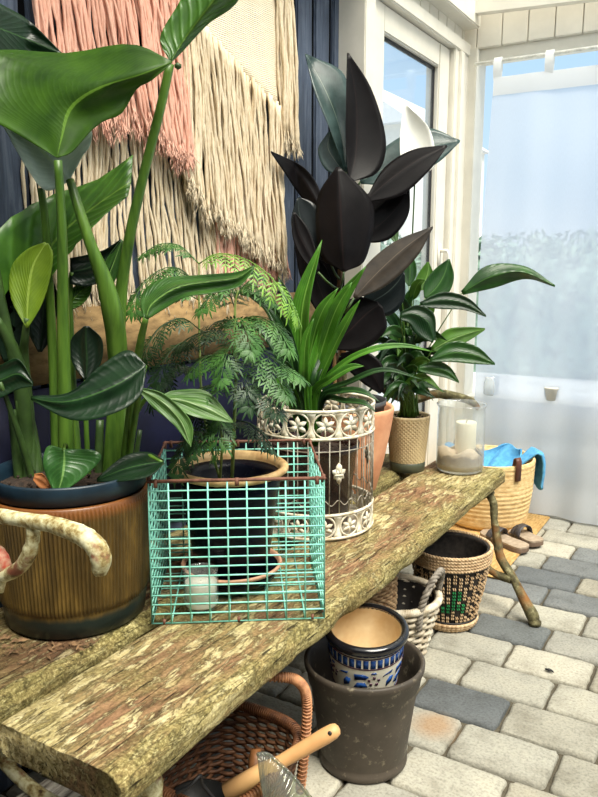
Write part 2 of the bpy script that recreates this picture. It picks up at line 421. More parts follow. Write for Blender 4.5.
hemm = N('doubled_linen'); h1 = hemm.n('BsdfDiffuse'); h1.inputs[0].default_value = (.9, .9, .88, 1); h2 = hemm.n('BsdfTranslucent'); h2.inputs[0].default_value = (.8, .84, .9, 1); h3 = hemm.n('MixShader'); h3.inputs[0].default_value = .4
hemm.l(h1.outputs[0], h3.inputs[1]); hemm.l(h2.outputs[0], h3.inputs[2]); hemm.l(h3.outputs[0], hemm.out.inputs[0])
part('hem', MB().grid(P2), hemm.m, cu)
x = -1.06
while x < 1.2:
    pts = []
    for k_, (dy, z) in enumerate(((.0, 1.955), (-.012, 1.99), (-.014, 2.03), (-.004, 2.05), (.008, 2.048), (.012, 2.0), (.006, 1.955))):
        pts.append([(x-.018+.02*(z-1.955)*6*.2, YC+dy, z), (x+.018+.02*(z-1.955)*6*.2, YC+dy, z)])
    part('tab', MB().grid(pts), hemm.m, cu)
    x += .222
rodm = plain('white_rod_paint', (236, 236, 230), .4)
cr = thing('curtain_rod', 'slim white curtain rod across the top of window', 'curtain rod', (-.2, YC, 2.04))
part('rod', MB().tube([(-1.165, YC, 2.035), (1.3, YC, 2.035)], .007, 10), rodm, cr)
mb = MB()
for x in (.1, 1.28): mb.bbox(x-.008, x+.008, YC-.004, YE-.034, 2.028, 2.042, .002)
part('bracket', mb, rodm, cr)
# ---------------------------------------------------------------- bench
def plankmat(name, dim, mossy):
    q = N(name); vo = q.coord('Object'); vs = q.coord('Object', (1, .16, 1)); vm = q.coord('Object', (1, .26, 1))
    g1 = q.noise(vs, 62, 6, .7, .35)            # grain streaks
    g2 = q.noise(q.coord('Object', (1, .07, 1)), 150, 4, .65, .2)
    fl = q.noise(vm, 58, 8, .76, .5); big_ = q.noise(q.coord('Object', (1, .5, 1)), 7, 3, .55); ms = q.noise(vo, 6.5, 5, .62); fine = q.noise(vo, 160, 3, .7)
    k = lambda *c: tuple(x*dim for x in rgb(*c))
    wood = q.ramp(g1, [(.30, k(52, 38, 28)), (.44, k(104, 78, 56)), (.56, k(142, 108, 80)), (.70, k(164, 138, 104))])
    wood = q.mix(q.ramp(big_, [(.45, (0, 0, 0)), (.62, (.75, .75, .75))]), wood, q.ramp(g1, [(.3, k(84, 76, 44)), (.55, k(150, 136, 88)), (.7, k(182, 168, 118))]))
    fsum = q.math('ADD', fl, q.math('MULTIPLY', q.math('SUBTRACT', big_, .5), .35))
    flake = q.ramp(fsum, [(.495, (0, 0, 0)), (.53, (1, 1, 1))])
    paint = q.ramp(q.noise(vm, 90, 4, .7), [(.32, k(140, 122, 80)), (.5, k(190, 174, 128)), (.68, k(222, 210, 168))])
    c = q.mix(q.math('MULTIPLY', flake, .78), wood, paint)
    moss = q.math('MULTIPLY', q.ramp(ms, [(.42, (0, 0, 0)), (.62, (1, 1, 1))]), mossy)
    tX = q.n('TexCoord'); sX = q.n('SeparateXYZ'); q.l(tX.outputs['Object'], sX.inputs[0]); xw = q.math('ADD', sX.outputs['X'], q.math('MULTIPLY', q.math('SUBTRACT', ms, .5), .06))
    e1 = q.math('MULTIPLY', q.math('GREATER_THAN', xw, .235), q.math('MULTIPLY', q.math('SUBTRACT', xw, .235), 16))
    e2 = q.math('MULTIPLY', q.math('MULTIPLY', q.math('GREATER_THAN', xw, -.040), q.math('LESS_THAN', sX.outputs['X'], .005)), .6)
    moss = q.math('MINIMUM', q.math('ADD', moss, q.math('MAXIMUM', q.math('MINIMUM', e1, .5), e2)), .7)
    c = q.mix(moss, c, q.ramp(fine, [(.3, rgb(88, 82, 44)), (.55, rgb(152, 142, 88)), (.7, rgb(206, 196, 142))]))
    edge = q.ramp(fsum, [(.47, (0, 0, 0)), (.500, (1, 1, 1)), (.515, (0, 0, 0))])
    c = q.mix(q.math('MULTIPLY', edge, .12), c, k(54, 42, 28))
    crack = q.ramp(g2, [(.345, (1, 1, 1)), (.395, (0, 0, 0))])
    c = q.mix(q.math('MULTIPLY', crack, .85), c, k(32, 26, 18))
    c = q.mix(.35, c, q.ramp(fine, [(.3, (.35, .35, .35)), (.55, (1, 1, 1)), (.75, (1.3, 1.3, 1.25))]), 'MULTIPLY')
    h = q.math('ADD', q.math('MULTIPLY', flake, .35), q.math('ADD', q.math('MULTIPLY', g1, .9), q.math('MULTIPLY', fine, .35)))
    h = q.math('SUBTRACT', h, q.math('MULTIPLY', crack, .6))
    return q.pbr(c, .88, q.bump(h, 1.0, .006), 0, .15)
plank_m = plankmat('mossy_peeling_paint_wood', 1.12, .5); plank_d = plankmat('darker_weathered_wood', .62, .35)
def plank(x0, x1, y0, y1, z0, z1, seed, r=.010, ny=150, wob=.006):
    mb = MB(); hx, hz = (x1-x0)/2, (z1-z0)/2; cx, cz = (x0+x1)/2, (z0+z1)/2
    sec = []
    def lin(a, b, m):
        for i in range(m): sec.append((a[0]+(b[0]-a[0])*i/m, a[1]+(b[1]-a[1])*i/m))
    lin((-hx+r, hz), (hx-r, hz), 14); lin((hx-r, hz), (hx, hz-r), 3); lin((hx, hz-r), (hx, -hz+r), 4); lin((hx, -hz+r), (hx-r, -hz), 2)
    lin((hx-r, -hz), (-hx+r, -hz), 8); lin((-hx+r, -hz), (-hx, -hz+r), 2); lin((-hx, -hz+r), (-hx, hz-r), 4); lin((-hx, hz-r), (-hx+r, hz), 3)
    m = len(sec); vs = []
    ys = [y0, y0+.002, y0+.006]+[y0+.012+(y1-y0-.024)*i/ny for i in range(ny+1)]+[y1-.006, y1-.002, y1]
    sh = [.965, .985, .996]+[1]*(ny+1)+[.996, .985, .965]
    for y, s in zip(ys, sh):
        for (a, b) in sec:
            p = Vector((cx+a*s, y, cz+b*(s if b > 0 else 1)))
            n_ = mnoise.noise(Vector((p.x*7+seed, p.y*2.2, p.z*9)))*wob + mnoise.noise(Vector((p.x*38+seed, p.y*9, p.z*38)))*wob*.35
            edge = max(0, 1-min(hx-abs(a), .03)/.03)*max(0, 1-min(hz-abs(b), .03)/.03)
            chip = max(0, mnoise.noise(Vector((seed+3.1, y*7, b*20+a*3)))-.05)*.03*edge
            wav = mnoise.noise(Vector((seed, y*1.5, 0)))*.004
            rr = math.hypot(a, b)
            dz = (n_*(.5 if b > 0 else .3)) if abs(b) > hz*.8 else 0
            dx = n_*.8 if abs(a) > hx*.9 else 0
            vs.append((p.x+wav+dx-math.copysign(chip, a), y+(n_*1.2 if y in (y0, y1) else 0), p.z+dz-math.copysign(chip, b)*.8))
    fs = []; L = len(ys)
    for i in range(L-1):
        for j in range(m): fs.append((i*m+j, (i+1)*m+j, (i+1)*m+(j+1) % m, i*m+(j+1) % m))
    fs.append(tuple(range(m))); fs.append(tuple((L-1)*m+j for j in range(m-1, -1, -1)))
    mb.add(vs, fs); return mb
ZS = .45
be = thing('rustic_bench', 'long weathered mossy plank bench along the blue wall carrying the potted plants', 'bench', (-.98, 1.6, 0))
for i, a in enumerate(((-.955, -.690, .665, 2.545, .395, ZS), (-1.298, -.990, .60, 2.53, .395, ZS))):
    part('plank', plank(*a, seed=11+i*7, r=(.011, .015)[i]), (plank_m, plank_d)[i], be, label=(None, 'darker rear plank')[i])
tanm = plain('raw_tan_board', (158, 128, 84), .9, scale=9, bump=.3, stretch=(8, 3, 8), c2=(112, 88, 54), dist=.004)
part('back_board', MB().bbox(-1.326, -1.303, .30, 2.42, .895, 1.062, .005), tanm, be, label='raw tan back board')
part('added_shade_board', MB().bbox(-1.326, -1.309, .30, 2.42, .46, .885, .004), plain('shade_navy', (13, 16, 40), .7, .2, 9, .15, spec=.2), be, label='added deep navy board standing in for shade behind the plants')  # board added to darken the wall where shade falls behind the plants
bark = N('flaking_painted_branch'); v = bark.coord('Object'); n1 = bark.noise(v, 38, 5, .65); n2 = bark.noise(v, 13, 4, .6)
c = bark.ramp(n1, [(.34, rgb(70, 50, 34)), (.44, rgb(150, 132, 84)), (.56, rgb(208, 202, 160)), (.7, rgb(226, 222, 192))]); c = bark.mix(bark.ramp(n2, [(.60, (0,0,0)), (.66, (.9,.9,.9))]), c, rgb(128, 74, 54))
bark_m = bark.pbr(c, .7, bark.bump(n1, .7, .004), 0, .3)
bk2 = N('lichen_grey_branch'); v = bk2.coord('Object'); n1 = bk2.noise(v, 40, 5, .65); n2 = bk2.noise(v, 9, 3, .6)
c = bk2.ramp(n1, [(.33, rgb(48, 42, 28)), (.55, rgb(104, 98, 68)), (.7, rgb(158, 152, 116))]); c = bk2.mix(bk2.ramp(n2, [(.5, (0,0,0)), (.62, (1,1,1))]), c, rgb(128, 88, 48))
bk2_m = bk2.pbr(c, .75, bk2.bump(n1, .8, .005), 0, .25)
def branch(mb, pts, rad, seed=0, n=10, sub=5, wob=.18):
    P = crv([np.array(p, float) for p in pts], (len(pts)-1)*sub+1); R = np.interp(np.linspace(0, 1, len(P)), np.linspace(0, 1, len(rad)), rad)
    R = [r*(1+wob*mnoise.noise(Vector((i*.55, seed, 0)))) for i, r in enumerate(R)]
    mb.tube(P, R, n); return mb
def crv(P, n):
    P = [np.array(p, float) for p in P]; m = len(P); out = []
    if m == 2: return [P[0]+(P[1]-P[0])*t for t in np.linspace(0, 1, n)]
    for t in np.linspace(0, m-1, n):
        i = min(int(t), m-2); u = t-i
        p1, p2 = P[i], P[i+1]; p0 = P[i-1] if i > 0 else 2*p1-p2; p3 = P[i+2] if i+2 < m else 2*p2-p1
        out.append(.5*((2*p1)+(-p0+p2)*u+(2*p0-5*p1+4*p2-p3)*u*u+(-p0+3*p1-3*p2+p3)*u**3))
    return out
def bleg(xs, Y, flip):                                # splayed branch leg running from plank underside to the floor
    mb = MB()
    branch(mb, xs, [.015, .013, .012, .014, .016, .014, .017, .021, .016], 3)
    return mb
fl = [(-.735, 2.44, .40), (-.70, 2.44, .36), (-.690, 2.43, .30), (-.675, 2.42, .245), (-.655, 2.405, .18), (-.605, 2.385, .125), (-.560, 2.36, .07), (-.527, 2.345, .03), (-.517, 2.340, .006)]
m = bleg(fl, 2.44, 1); branch(m, [(-.61, 2.385, .12), (-.66, 2.385, .125), (-.72, 2.39, .15), (-.80, 2.40, .15), (-.9, 2.4, .17), (-.98, 2.4, .16)], [.016, .013, .012, .011, .011, .011], 8)
branch(m, [(-.705, 2.44, .395), (-.745, 2.45, .36)], [.013, .007], 4); m.lathe([(0, -.004), (.020, -.003), (.022, .008), (.012, .02), (0, .024)], (-.517, 2.340, .004), 10)
part('leg', m, bk2_m, be)
m = bleg([(-1.22-(x+.735)*.25, y, z) for x, y, z in fl], 2.44, -1); branch(m, [(-1.2, 2.4, .12), (-1.08, 2.4, .15), (-.98, 2.4, .16)], [.016, .012, .011], 8)
part('leg', m, bk2_m, be)
nl = [(x, 3.19-y-.0, z) for x, y, z in fl]
nl = [(-.775, .80, .40), (-.765, .80, .36), (-.76, .80, .30), (-.745, .79, .22), (-.72, .78, .12), (-.70, .77, .05), (-.69, .765, .006)]
m = MB(); branch(m, nl, [.026, .022, .019, .018, .018, .019, .02], 5); branch(m, [(-.755, .80, .28), (-.85, .8, .22), (-.98, .8, .2), (-1.1, .8, .22), (-1.2, .8, .29)], [.014, .012, .012, .012, .014], 9)
part('leg', m, bark_m, be)
m = MB(); branch(m, [(-1.22, .80, .40), (-1.21, .80, .3), (-1.22, .79, .15), (-1.24, .77, .006)], [.024, .02, .018, .02], 5); part('leg', m, bk2_m, be)
# near arm: pale flaking branch in front of the big pot; far arm mossy grey
m = MB(); YA = .72
branch(m, [ony(x, y, YA) for x, y in ((-70, 505), (-30, 512), (0, 516), (25, 520), (50, 524), (72, 531), (88, 539), (98, 550), (101, 560), (100, 569))],
       [.013, .0125, .012, .0115, .0125, .0140, .0150, .0152, .0150, .0125], 2, 14, 6, .10)
m.lathe([(0, -.011), (.009, -.008), (.0125, 0), (.009, .008), (0, .011)], ony(100, 569, YA), 12)
branch(m, [ony(x, y, YA+.002) for x, y in ((32, 523), (33, 537), (28, 556), (18, 569), (2, 576), (-22, 580), (-60, 560))], [.010, .0105, .0115, .0115, .0105, .010, .011], 6, 12, 6, .14)
branch(m, [ony(x, y, YA+.002) for x, y in ((4, 576), (2, 584), (1, 592))], [.007, .006, .004], 4, 8, 3)
branch(m, [(-1.13, .73, .9), (-1.12, .72, .8), (-1.11, .72, .66), (-1.10, .74, .5), (-1.09, .76, .41)], [.018, .017, .016, .018, .02], 12)
part('arm', m, bark_m, be, label='pale flaking branch arm')
m = MB(); branch(m, [ony(x, y, YA+.004) for x, y in ((-14, 545), (-4, 552), (3, 561), (2, 571), (-8, 577))], [.010, .012, .012, .011, .008], 9, 10, 4)
part('arm_knot', m, plain('red_flaking_paint', (176, 74, 58), .65, .2, 60, .5, c2=(198, 170, 140)), be, label='red flaking knot')
m = MB(); branch(m, [(-1.305, 2.46, .80), (-1.22, 2.5, .745), at(405, 399, 2.70), at(435, 394, 2.675), at(458, 397, 2.665), at(472, 402, 2.655), at(479, 409, 2.65)], [.016, .017, .018, .016, .016, .014, .009], 5)
branch(m, [(-1.05, 2.49, .71), (-1.04, 2.48, .6), (-1.03, 2.46, .44)], [.015, .013, .015], 7); branch(m, [(-1.288, 2.44, 1.0), (-1.288, 2.46, .7), (-1.25, 2.46, .43)], [.015, .014, .015], 3)
part('arm', m, bk2_m, be)
m = MB(); branch(m, [(-1.285, .74, 1.0), (-1.285, .74, .7), (-1.25, .75, .43)], [.015, .014, .015], 3); part('back_post', m, bk2_m, be)
# ---------------------------------------------------------------- macrame hanging on the boards
ma = thing('macrame_hanging', 'large cream and pink fringed woven hanging on the dark blue wall', 'wall hanging', (-1.31, 1.5, 2.1))
def yarnmat(name, c, c2):
    q = N(name); v = q.coord('Object', (1, 1, .35)); f = q.noise(v, 190, 3, .6); g = q.noise(q.coord('Object', (1, 1, .25)), 26, 3)
    col = q.mix(.5, q.ramp(f, [(.3, rgb(c2)), (.62, rgb(c))]), q.ramp(g, [(.3, rgb(c2)), (.66, rgb(c))]))
    return q.pbr(col, .9, q.bump(f, .7, .003), 0, .1, 0, .12)
cream = yarnmat('cream_yarn', (246, 232, 206), (206, 182, 144)); pinky = yarnmat('pink_yarn', (248, 202, 180), (224, 162, 140))
wq = N('cream_weave'); wv = wq.n('TexWave', wave_type='BANDS', bands_direction='Z'); wv.inputs['Scale'].default_value = 60; wv.inputs['Distortion'].default_value = 2.5; wv.inputs['Detail'].default_value = 3
wq.l(wq.coord('Object'), wv.inputs[0]); f = wq.noise(wq.coord('Object', (1, .3, 3)), 120, 3)
weave = wq.pbr(wq.mix(f, rgb(226, 208, 176), rgb(248, 236, 214)), .9, wq.bump(wq.math('ADD', wv.outputs['Fac'], f), .5, .004), 0, .1)
def fringe(pts_top, pts_bot, x0, n, rad, seed, thick=.012, wav=.006, fray=True):
    rnd = random.Random(seed); mb = MB()
    T = np.array(pts_top); B = np.array(pts_bot)
    for i in range(n):
        t = (i+rnd.uniform(-.3, .3))/(n-1); t = min(1, max(0, t))
        def ev(A, t):
            s = np.linspace(0, 1, len(A)); return np.array([np.interp(t, s, A[:, 0]), np.interp(t, s, A[:, 1])])
        a = ev(T, t); b = ev(B, min(1, max(0, t+rnd.gauss(0, .012)))); b[1] += rnd.gauss(0, .014)
        m = 15; ph = rnd.uniform(0, 6.28); fr = rnd.uniform(1.0, 2.2); am = wav*rnd.uniform(.3, 1.2); xx = x0+rnd.uniform(0, thick)
        clump = math.sin(t*47+seed)*.006+math.sin(t*21+seed)*.008
        P = []; R = []
        for k_ in range(m):
            s = k_/(m-1)
            P.append((xx+.004*math.sin(ph+s*9)+.006*s, a[0]+(b[0]-a[0])*s+am*math.sin(ph+s*fr*6.28)*s**.5+clump*s*1.3+rnd.gauss(0, .0016), a[1]+(b[1]-a[1])*s))
            R.append(rad*(1+.28*math.sin(ph+s*31)))
        mb.tube(P, R, 5, cap=True)
        if fray:
            for _ in range(7):
                e = np.array(P[-1])+np.array([rnd.uniform(0, .004), rnd.gauss(0, .003), rnd.uniform(-.002, .012)]); d = np.array([rnd.uniform(-.002, .008), rnd.gauss(0, .006), -rnd.uniform(.012, .034)])
                mb.tube([np.array(P[-2]), e, e+d*.6+(0, rnd.gauss(0, .003), 0), e+d], [rad*.42, rad*.36, rad*.30, rad*.12], 3)
    return mb
DG = [(.96, 2.08), (1.18, 2.04), (1.40, 1.93), (1.58, 1.805), (1.658, 1.754), (1.84, 1.685), (2.03, 1.620)]     # lower hem of the woven panel
P = []
for yy, zz in [(np.interp(s, [0, 1], [1.05, 2.045]), 0) for s in np.linspace(0, 1, 40)]:
    zl = np.interp(yy, [d[0] for d in DG], [d[1] for d in DG])
    P.append([(-1.303+.002*math.sin(yy*60+k_), yy, zl+(2.14-zl)*k_/14) for k_ in range(15)])
solid(part('woven_panel', MB().grid(P), weave, ma, label='cream woven panel'), .008)
m = MB(); branch(m, [(-1.312, .88, 2.15), (-1.312, 1.3, 2.152), (-1.312, 1.8, 2.148), (-1.312, 2.2, 2.15)], [.014, .015, .014, .014], 3); part('hanging_rod', m, tanm, ma)
part('lower_fringe', fringe([(1.09, 1.56), (2.0, 1.5)], [(1.10, 1.075), (1.3, 1.068), (1.6, 1.062), (1.85, 1.063), (2.02, 1.09)], -1.322, 150, .0040, 5, .008, .006), cream, ma, label='long cream fringe at the back')
part('pink_fringe', fringe([(1.72, 1.55), (2.05, 1.5)], [(1.72, 1.14), (1.86, 1.10), (2.075, 1.12)], -1.314, 46, .0040, 6, .006), pinky, ma, label='short pink fringe behind the cream one')
part('upper_fringe', fringe([(1.56, 1.83), (1.658, 1.765), (1.84, 1.69), (2.035, 1.622)], [(1.56, 1.36), (1.66, 1.295), (1.80, 1.24), (1.93, 1.18), (2.055, 1.145)], -1.300, 130, .0042, 8, .016, .006), cream, ma, label='cream fringe along the diagonal hem')
part('pink_fringe', fringe([(1.09, 2.05), (1.2, 2.03), (1.40, 1.93), (1.57, 1.82)], [(1.11, 1.50), (1.2, 1.475), (1.32, 1.462), (1.45, 1.47), (1.52, 1.43), (1.60, 1.42)], -1.296, 150, .0040, 9, .016, .007), pinky, ma, label='long pink fringe')
part('side_tassel', fringe([(2.0, 2.13), (2.085, 2.13)], [(2.035, 1.535), (2.12, 1.515)], -1.297, 26, .0048, 13, .016, .004), cream, ma, label='cream side tassel')
# ---------------------------------------------------------------- pots and their ground material
soil = plain('dark_potting_soil', (54, 40, 30), .95, .3, 90, .9, dist=.01)
def soil_disc(parent, c, r, z, seed=1):
    P = [];rnd = random.Random(seed); n = 26
    mb = MB(); vs = [(c[0], c[1], z+.012)]
    for k_ in range(1, 7):
        for j in range(n):
            a = 2*math.pi*j/n; rr = r*k_/6; vs.append((c[0]+rr*math.cos(a), c[1]+rr*math.sin(a), z+(.010*(1-(k_/6)**2)+rnd.uniform(-.004, .004) if k_ < 6 else 0)))
    fs = [(0, 1+j, 1+(j+1) % n) for j in range(n)]
    for k_ in range(5):
        for j in range(n): fs.append((1+k_*n+j, 1+(k_+1)*n+j, 1+(k_+1)*n+(j+1) % n, 1+k_*n+(j+1) % n))
    mb.add(vs, fs)
    for _ in range(60):                                # crumbs
        a = rnd.uniform(0, 6.28); rr = r*.92*rnd.random()**.5; s = rnd.uniform(.002, .005)
        mb.lathe([(0, -s), (s, 0), (0, s)], (c[0]+rr*math.cos(a), c[1]+rr*math.sin(a), z+.012), 5)
    return part('soil', mb, soil, parent)
ceram_dark = plain('dark_green_glaze', (36, 52, 48), .3, .2, 20, .05)
# big ribbed brown pot
cB = (-1.142, 1.006)
q = N('ribbed_amber_glaze'); t = q.n('TexCoord'); s_ = q.n('SeparateXYZ'); q.l(t.outputs['Object'], s_.inputs[0])
n1 = q.noise(q.coord('Object', (1, 1, .25)), 28, 5, .65); n2 = q.noise(q.coord('Object'), 90, 3)
c = q.ramp(n1, [(.25, rgb(48, 37, 18)), (.5, rgb(82, 64, 30)), (.68, rgb(116, 92, 44)), (.8, rgb(78, 74, 40))])
zz = q.math('ADD', s_.outputs['Z'], q.math('MULTIPLY', n1, .02))
c = q.mix(q.ramp(zz, [(.048, (1, 1, 1)), (.058, (0, 0, 0))]), c, rgb(30, 40, 36))
c = q.mix(q.math('MULTIPLY', q.ramp(zz, [(.245, (0, 0, 0)), (.264, (1, 1, 1))]), .7), c, rgb(126, 72, 34))
amber = q.pbr(c, .36, q.bump(n2, .25, .002), 0, .5)
big = thing('potted_bird_of_paradise', 'tall bird of paradise plant with paddle leaves in ribbed brown glazed pot', 'potted plant', (*cB, ZS))
def ribbed(n, amp, z0, z1):
    def fn(r, z, a):
        return r*(1+(amp*abs(math.sin(a*n/2)) if z0 < z < z1 else 0)) if r > .03 else r
    return fn
prof = [(0, .004), (.118, .004), (.124, 0), (.131, .006), (.134, .03), (.136, .046), (.1355, .052)]+[(.1365+.0095*i/18, .056+.194*i/18) for i in range(19)]+[(.147, .254), (.147, .262), (.143, .265), (.139, .262), (.136, .25), (.13, .06), (0, .05)]
prof = [(r_*1.055, z_) for r_, z_ in prof]
part('pot', MB().lathe(prof, (*cB, ZS), 744, ribbed(124, .030, .054, .2525)), amber, big)
navyp = plain('dark_blue_plastic', (24, 44, 58), .42, .15, 12, .05)
part('nursery_pot', MB().lathe([(.132, .20), (.138, .262), (.141, .266), (.1495, .268), (.151, .300), (.149, .304), (.144, .303), (.142, .285), (.129, .2)], (*cB, ZS), 72), navyp, big, label='dark blue plastic inner pot')
soil_disc(big, cB, .141, ZS+.272, 2)
# pot in the wire basket: dark glazed with tan rim
ub = np.array([.816, .578]); vb = np.array([-.578, .816]); oB = np.array([-.962, 1.034])
def bxy(u, v_): p = oB+ub*u+vb*v_; return (p[0], p[1])
cF = bxy(.155, .185)
fern = thing('potted_feathery_plant', 'feathery green plant in dark glazed pot with tan rim inside wire basket', 'potted plant', (*cF, .484))
glaze = plain('midnight_glaze', (8, 10, 20), .25, .3, 10, .03, spec=.15)
part('pot', MB().lathe([(0, 0), (.074, 0), (.080, .006), (.094, .10), (.106, .19), (.111, .224), (.108, .226), (.09, .21), (.07, .03), (0, .03)], (*cF, .484), 56), glaze, fern)
tanrim = plain('tan_unglazed_rim', (212, 180, 128), .5, .1, 40, .1, c2=(170, 132, 84))
part('rim', MB().lathe([(.108, .222), (.118, .225), (.1265, .231), (.127, .238), (.121, .243), (.113, .241), (.107, .230), (.102, .16), (.09, .12)], (*cF, .484), 56), tanrim, fern, label='tan rim')
soil_disc(fern, cF, .092, .484+.165, 3)
sa = thing('plant_saucer', 'round terracotta rimmed saucer under the dark pot in the wire basket', 'saucer', (*cF, .466))
part('dish', MB().lathe([(0, .004), (.085, .004), (.098, .012), (.108, .036), (.105, .037), (.094, .0145), (0, .0145)], (*cF, .463), 48), glaze, sa)
part('rim', MB().lathe([(.104, .032), (.1085, .033), (.1125, .0385), (.110, .043), (.105, .041), (.102, .034)], (*cF, .463), 48), plain('pinkish_clay_rim', (206, 158, 128), .5, .1, 40), sa, label='pinkish clay rim')
# wire basket
mint = plain('mint_coated_wire', (158, 230, 212), .42, .12, 60, .1, c2=(124, 206, 188)); rust = plain('rusty_brown_wire', (126, 84, 66), .7, .2, 80, .3, c2=(86, 52, 40))
bk = thing('wire_basket', 'mint green square wire basket with rusty rim on the bench plank', 'basket', (*bxy(.17, .16), ZS))
WB, DB, HB, ZB = .342, .325, .290, ZS+.003
def wpanel(p00, p10, p01, p11, nc, nr, r=.0017):
    mb = MB(); p00, p10, p01, p11 = map(np.array, (p00, p10, p01, p11))
    B = lambda u, v_: (1-u)*(1-v_)*p00+u*(1-v_)*p10+(1-u)*v_*p01+u*v_*p11
    for i in range(nc+1): mb.tube([B(i/nc, 0), B(i/nc, .5), B(i/nc, 1)], r, 6)
    for j in range(nr+1): mb.tube([B(0, j/nr), B(.5, j/nr), B(1, j/nr)], r, 6)
    return mb
tp = -.002   # a slight outward taper
def c3(u, v_, z): x, y = bxy(u, v_); return (x, y, z)
b00, b10, b01, b11 = c3(0, 0, ZB), c3(WB, 0, ZB), c3(0, DB, ZB), c3(WB, DB, ZB)
t00, t10, t01, t11 = c3(-tp, -tp, ZB+HB), c3(WB+tp, -tp, ZB+HB), c3(-tp, DB+tp, ZB+HB), c3(WB+tp, DB+tp, ZB+HB)
part('front_grid', wpanel(b00, b10, t00, t10, 9, 15), mint, bk); part('rear_grid', wpanel(b01, b11, t01, t11, 9, 15), mint, bk)
part('side_grid', wpanel(b00, b01, t00, t01, 8, 15), mint, bk); part('side_grid', wpanel(b10, b11, t10, t11, 8, 15), mint, bk)
part('bottom_grid', wpanel(b00, b10, b01, b11, 9, 8), mint, bk)
m = MB(); m.tube([t00, t10, t11, t01], .0036, 8, closed=True)
for A_, B_ in ((t00, t10), (t10, t11), (t11, t01), (t01, t00)):
    for s in (.04, .5, .96):
        p = np.array(A_)*(1-s)+np.array(B_)*s; m.tube([p+(0, 0, .004), p-(0, 0, .012)], .0042, 6)
for cx_ in (t00, t10, t11, t01): m.lathe([(0, -.005), (.005, 0), (0, .005)], cx_, 8)
part('rim', m, rust, bk, label='rusty brown rim')
for A_, B_ in ((b00, b10), (b10, b11)):
    for s in (.07, .5, .93):
        p = np.array(A_)*(1-s)+np.array(B_)*s; part('clip', MB().tube([p+(0, 0, .008), p-(0, 0, .002)], .0032, 6), rust, bk)
# tea light jar in the basket
glass = thinglass('clear_glass', (.97, .985, .98), .06, 1.3)
cJ = bxy(.094, .058)
tj = thing('tealight_jar', 'small clear glass jar with white candle wax in the wire basket', 'candle jar', (*cJ, .458))
part('jar', MB().lathe([(0, 0), (.030, 0), (.034, .004), (.036, .02), (.036, .065), (.034, .074), (.0355, .082), (.0335, .082), (.032, .074), (.0335, .065), (.0335, .02), (0, .006)], (*cJ, .4575), 36), glass, tj)
wax = plain('white_wax', (240, 236, 222), .4, .04, 20, .02)
part('candle_wax', MB().lathe([(0, .0075), (.032, .0075), (.0332, .010), (.0332, .055), (.0322, .057), (0, .0565)], (*cJ, .4575), 30).tube([(cJ[0], cJ[1], .508), (cJ[0]+.001, cJ[1], .518)], .0012, 5), wax, tj)
# ---------------------------------------------------------------- round birdcage planter
cG = np.array([-.985, 1.722]); RG = .156; ZG = ZS+.003
cg = thing('birdcage_planter', 'round openwork birdcage planter of cream wire behind the mint wire basket', 'birdcage', (*cG, ZS))
old = plain('aged_cream_metal', (236, 230, 212), .6, .1, 45, .3, c2=(186, 168, 134)); wirem = plain('aged_grey_wire', (176, 170, 154), .5, .15, 60, .1, c2=(112, 98, 80))
def cyl(a, z, r=RG): return (cG[0]+r*math.cos(a), cG[1]+r*math.sin(a), z)
def ringt(mb, z, rad, r=RG): mb.tube([cyl(2*math.pi*i/72, z, r) for i in range(72)], rad, 8, closed=True)
def flat(mb, outline, a0, z0, r=RG+.001, t=.002):       # flat cut-out plate bent on the drum, outline in (arc length, height)
    n = len(outline)
    vs = [cyl(a0+x/RG, z0+z, r+t/2) for x, z in outline]+[cyl(a0+x/RG, z0+z, r-t/2) for x, z in outline]
    mb.add(vs, [tuple(range(n)), tuple(range(2*n-1, n-1, -1))]+[(i, n+i, n+(i+1) % n, (i+1) % n) for i in range(n)])
def petal(mb, a0, z0, ang, L, w_):
    c_, s_ = math.cos(ang), math.sin(ang); o = []
    for u, v_ in ((0, .25), (.35, 1), (.7, .85), (1, 0), (.7, -.85), (.35, -1), (0, -.25)):
        x, y = u*L, v_*w_; o.append((x*c_-y*s_, x*s_+y*c_))
    flat(mb, o, a0, z0)
def band(z0, z1):
    mb = MB(); ringt(mb, z0, .0042); ringt(mb, z1, .0042); h_ = z1-z0; nm = 14
    for k_ in range(nm):
        a = 2*math.pi*k_/nm; zc = (z0+z1)/2; rr = h_*.45
        mb.tube([cyl(a+rr*math.cos(q_)/RG, zc+rr*math.sin(q_), RG) for q_ in np.linspace(0, 2*math.pi, 20)[:-1]], .0028, 6, closed=True)
        for ang in (90, 150, 30, 210, 330): petal(mb, a, zc-.003, math.radians(ang), rr*.86, rr*.21)
        mb.tube([cyl(a, zc-rr, RG), cyl(a, zc, RG)], .002, 5)
        b_ = a+math.pi/nm
        o = []
        for s in np.linspace(-1, 1, 9): o.append((.0045+.0085*abs(s)**1.6, s*h_*.48))
        flat(mb, o+[(-x, z) for x, z in reversed(o)], b_, zc)
    return mb
part('filigree_band', band(ZG+.268, ZG+.338), old, cg); part('filigree_band', band(ZG+.006, ZG+.068), old, cg)
for k_ in range(36):
    a = 2*math.pi*k_/36+.05; part('wire', MB().tube([cyl(a, ZG+.068), cyl(a, ZG+.268)], .0015, 6), wirem, cg)
m = MB(); m.tube([cyl(a, ZG+.10+.007*math.sin(a*26), RG-.001) for a in np.linspace(0, 2*math.pi, 220)[:-1]], .0014, 5, closed=True)
m.tube([cyl(a, ZG+.235+.0*a, RG-.001) for a in np.linspace(0, 2*math.pi, 72)[:-1]], .0016, 5, closed=True); part('cross_wire', m, wirem, cg)
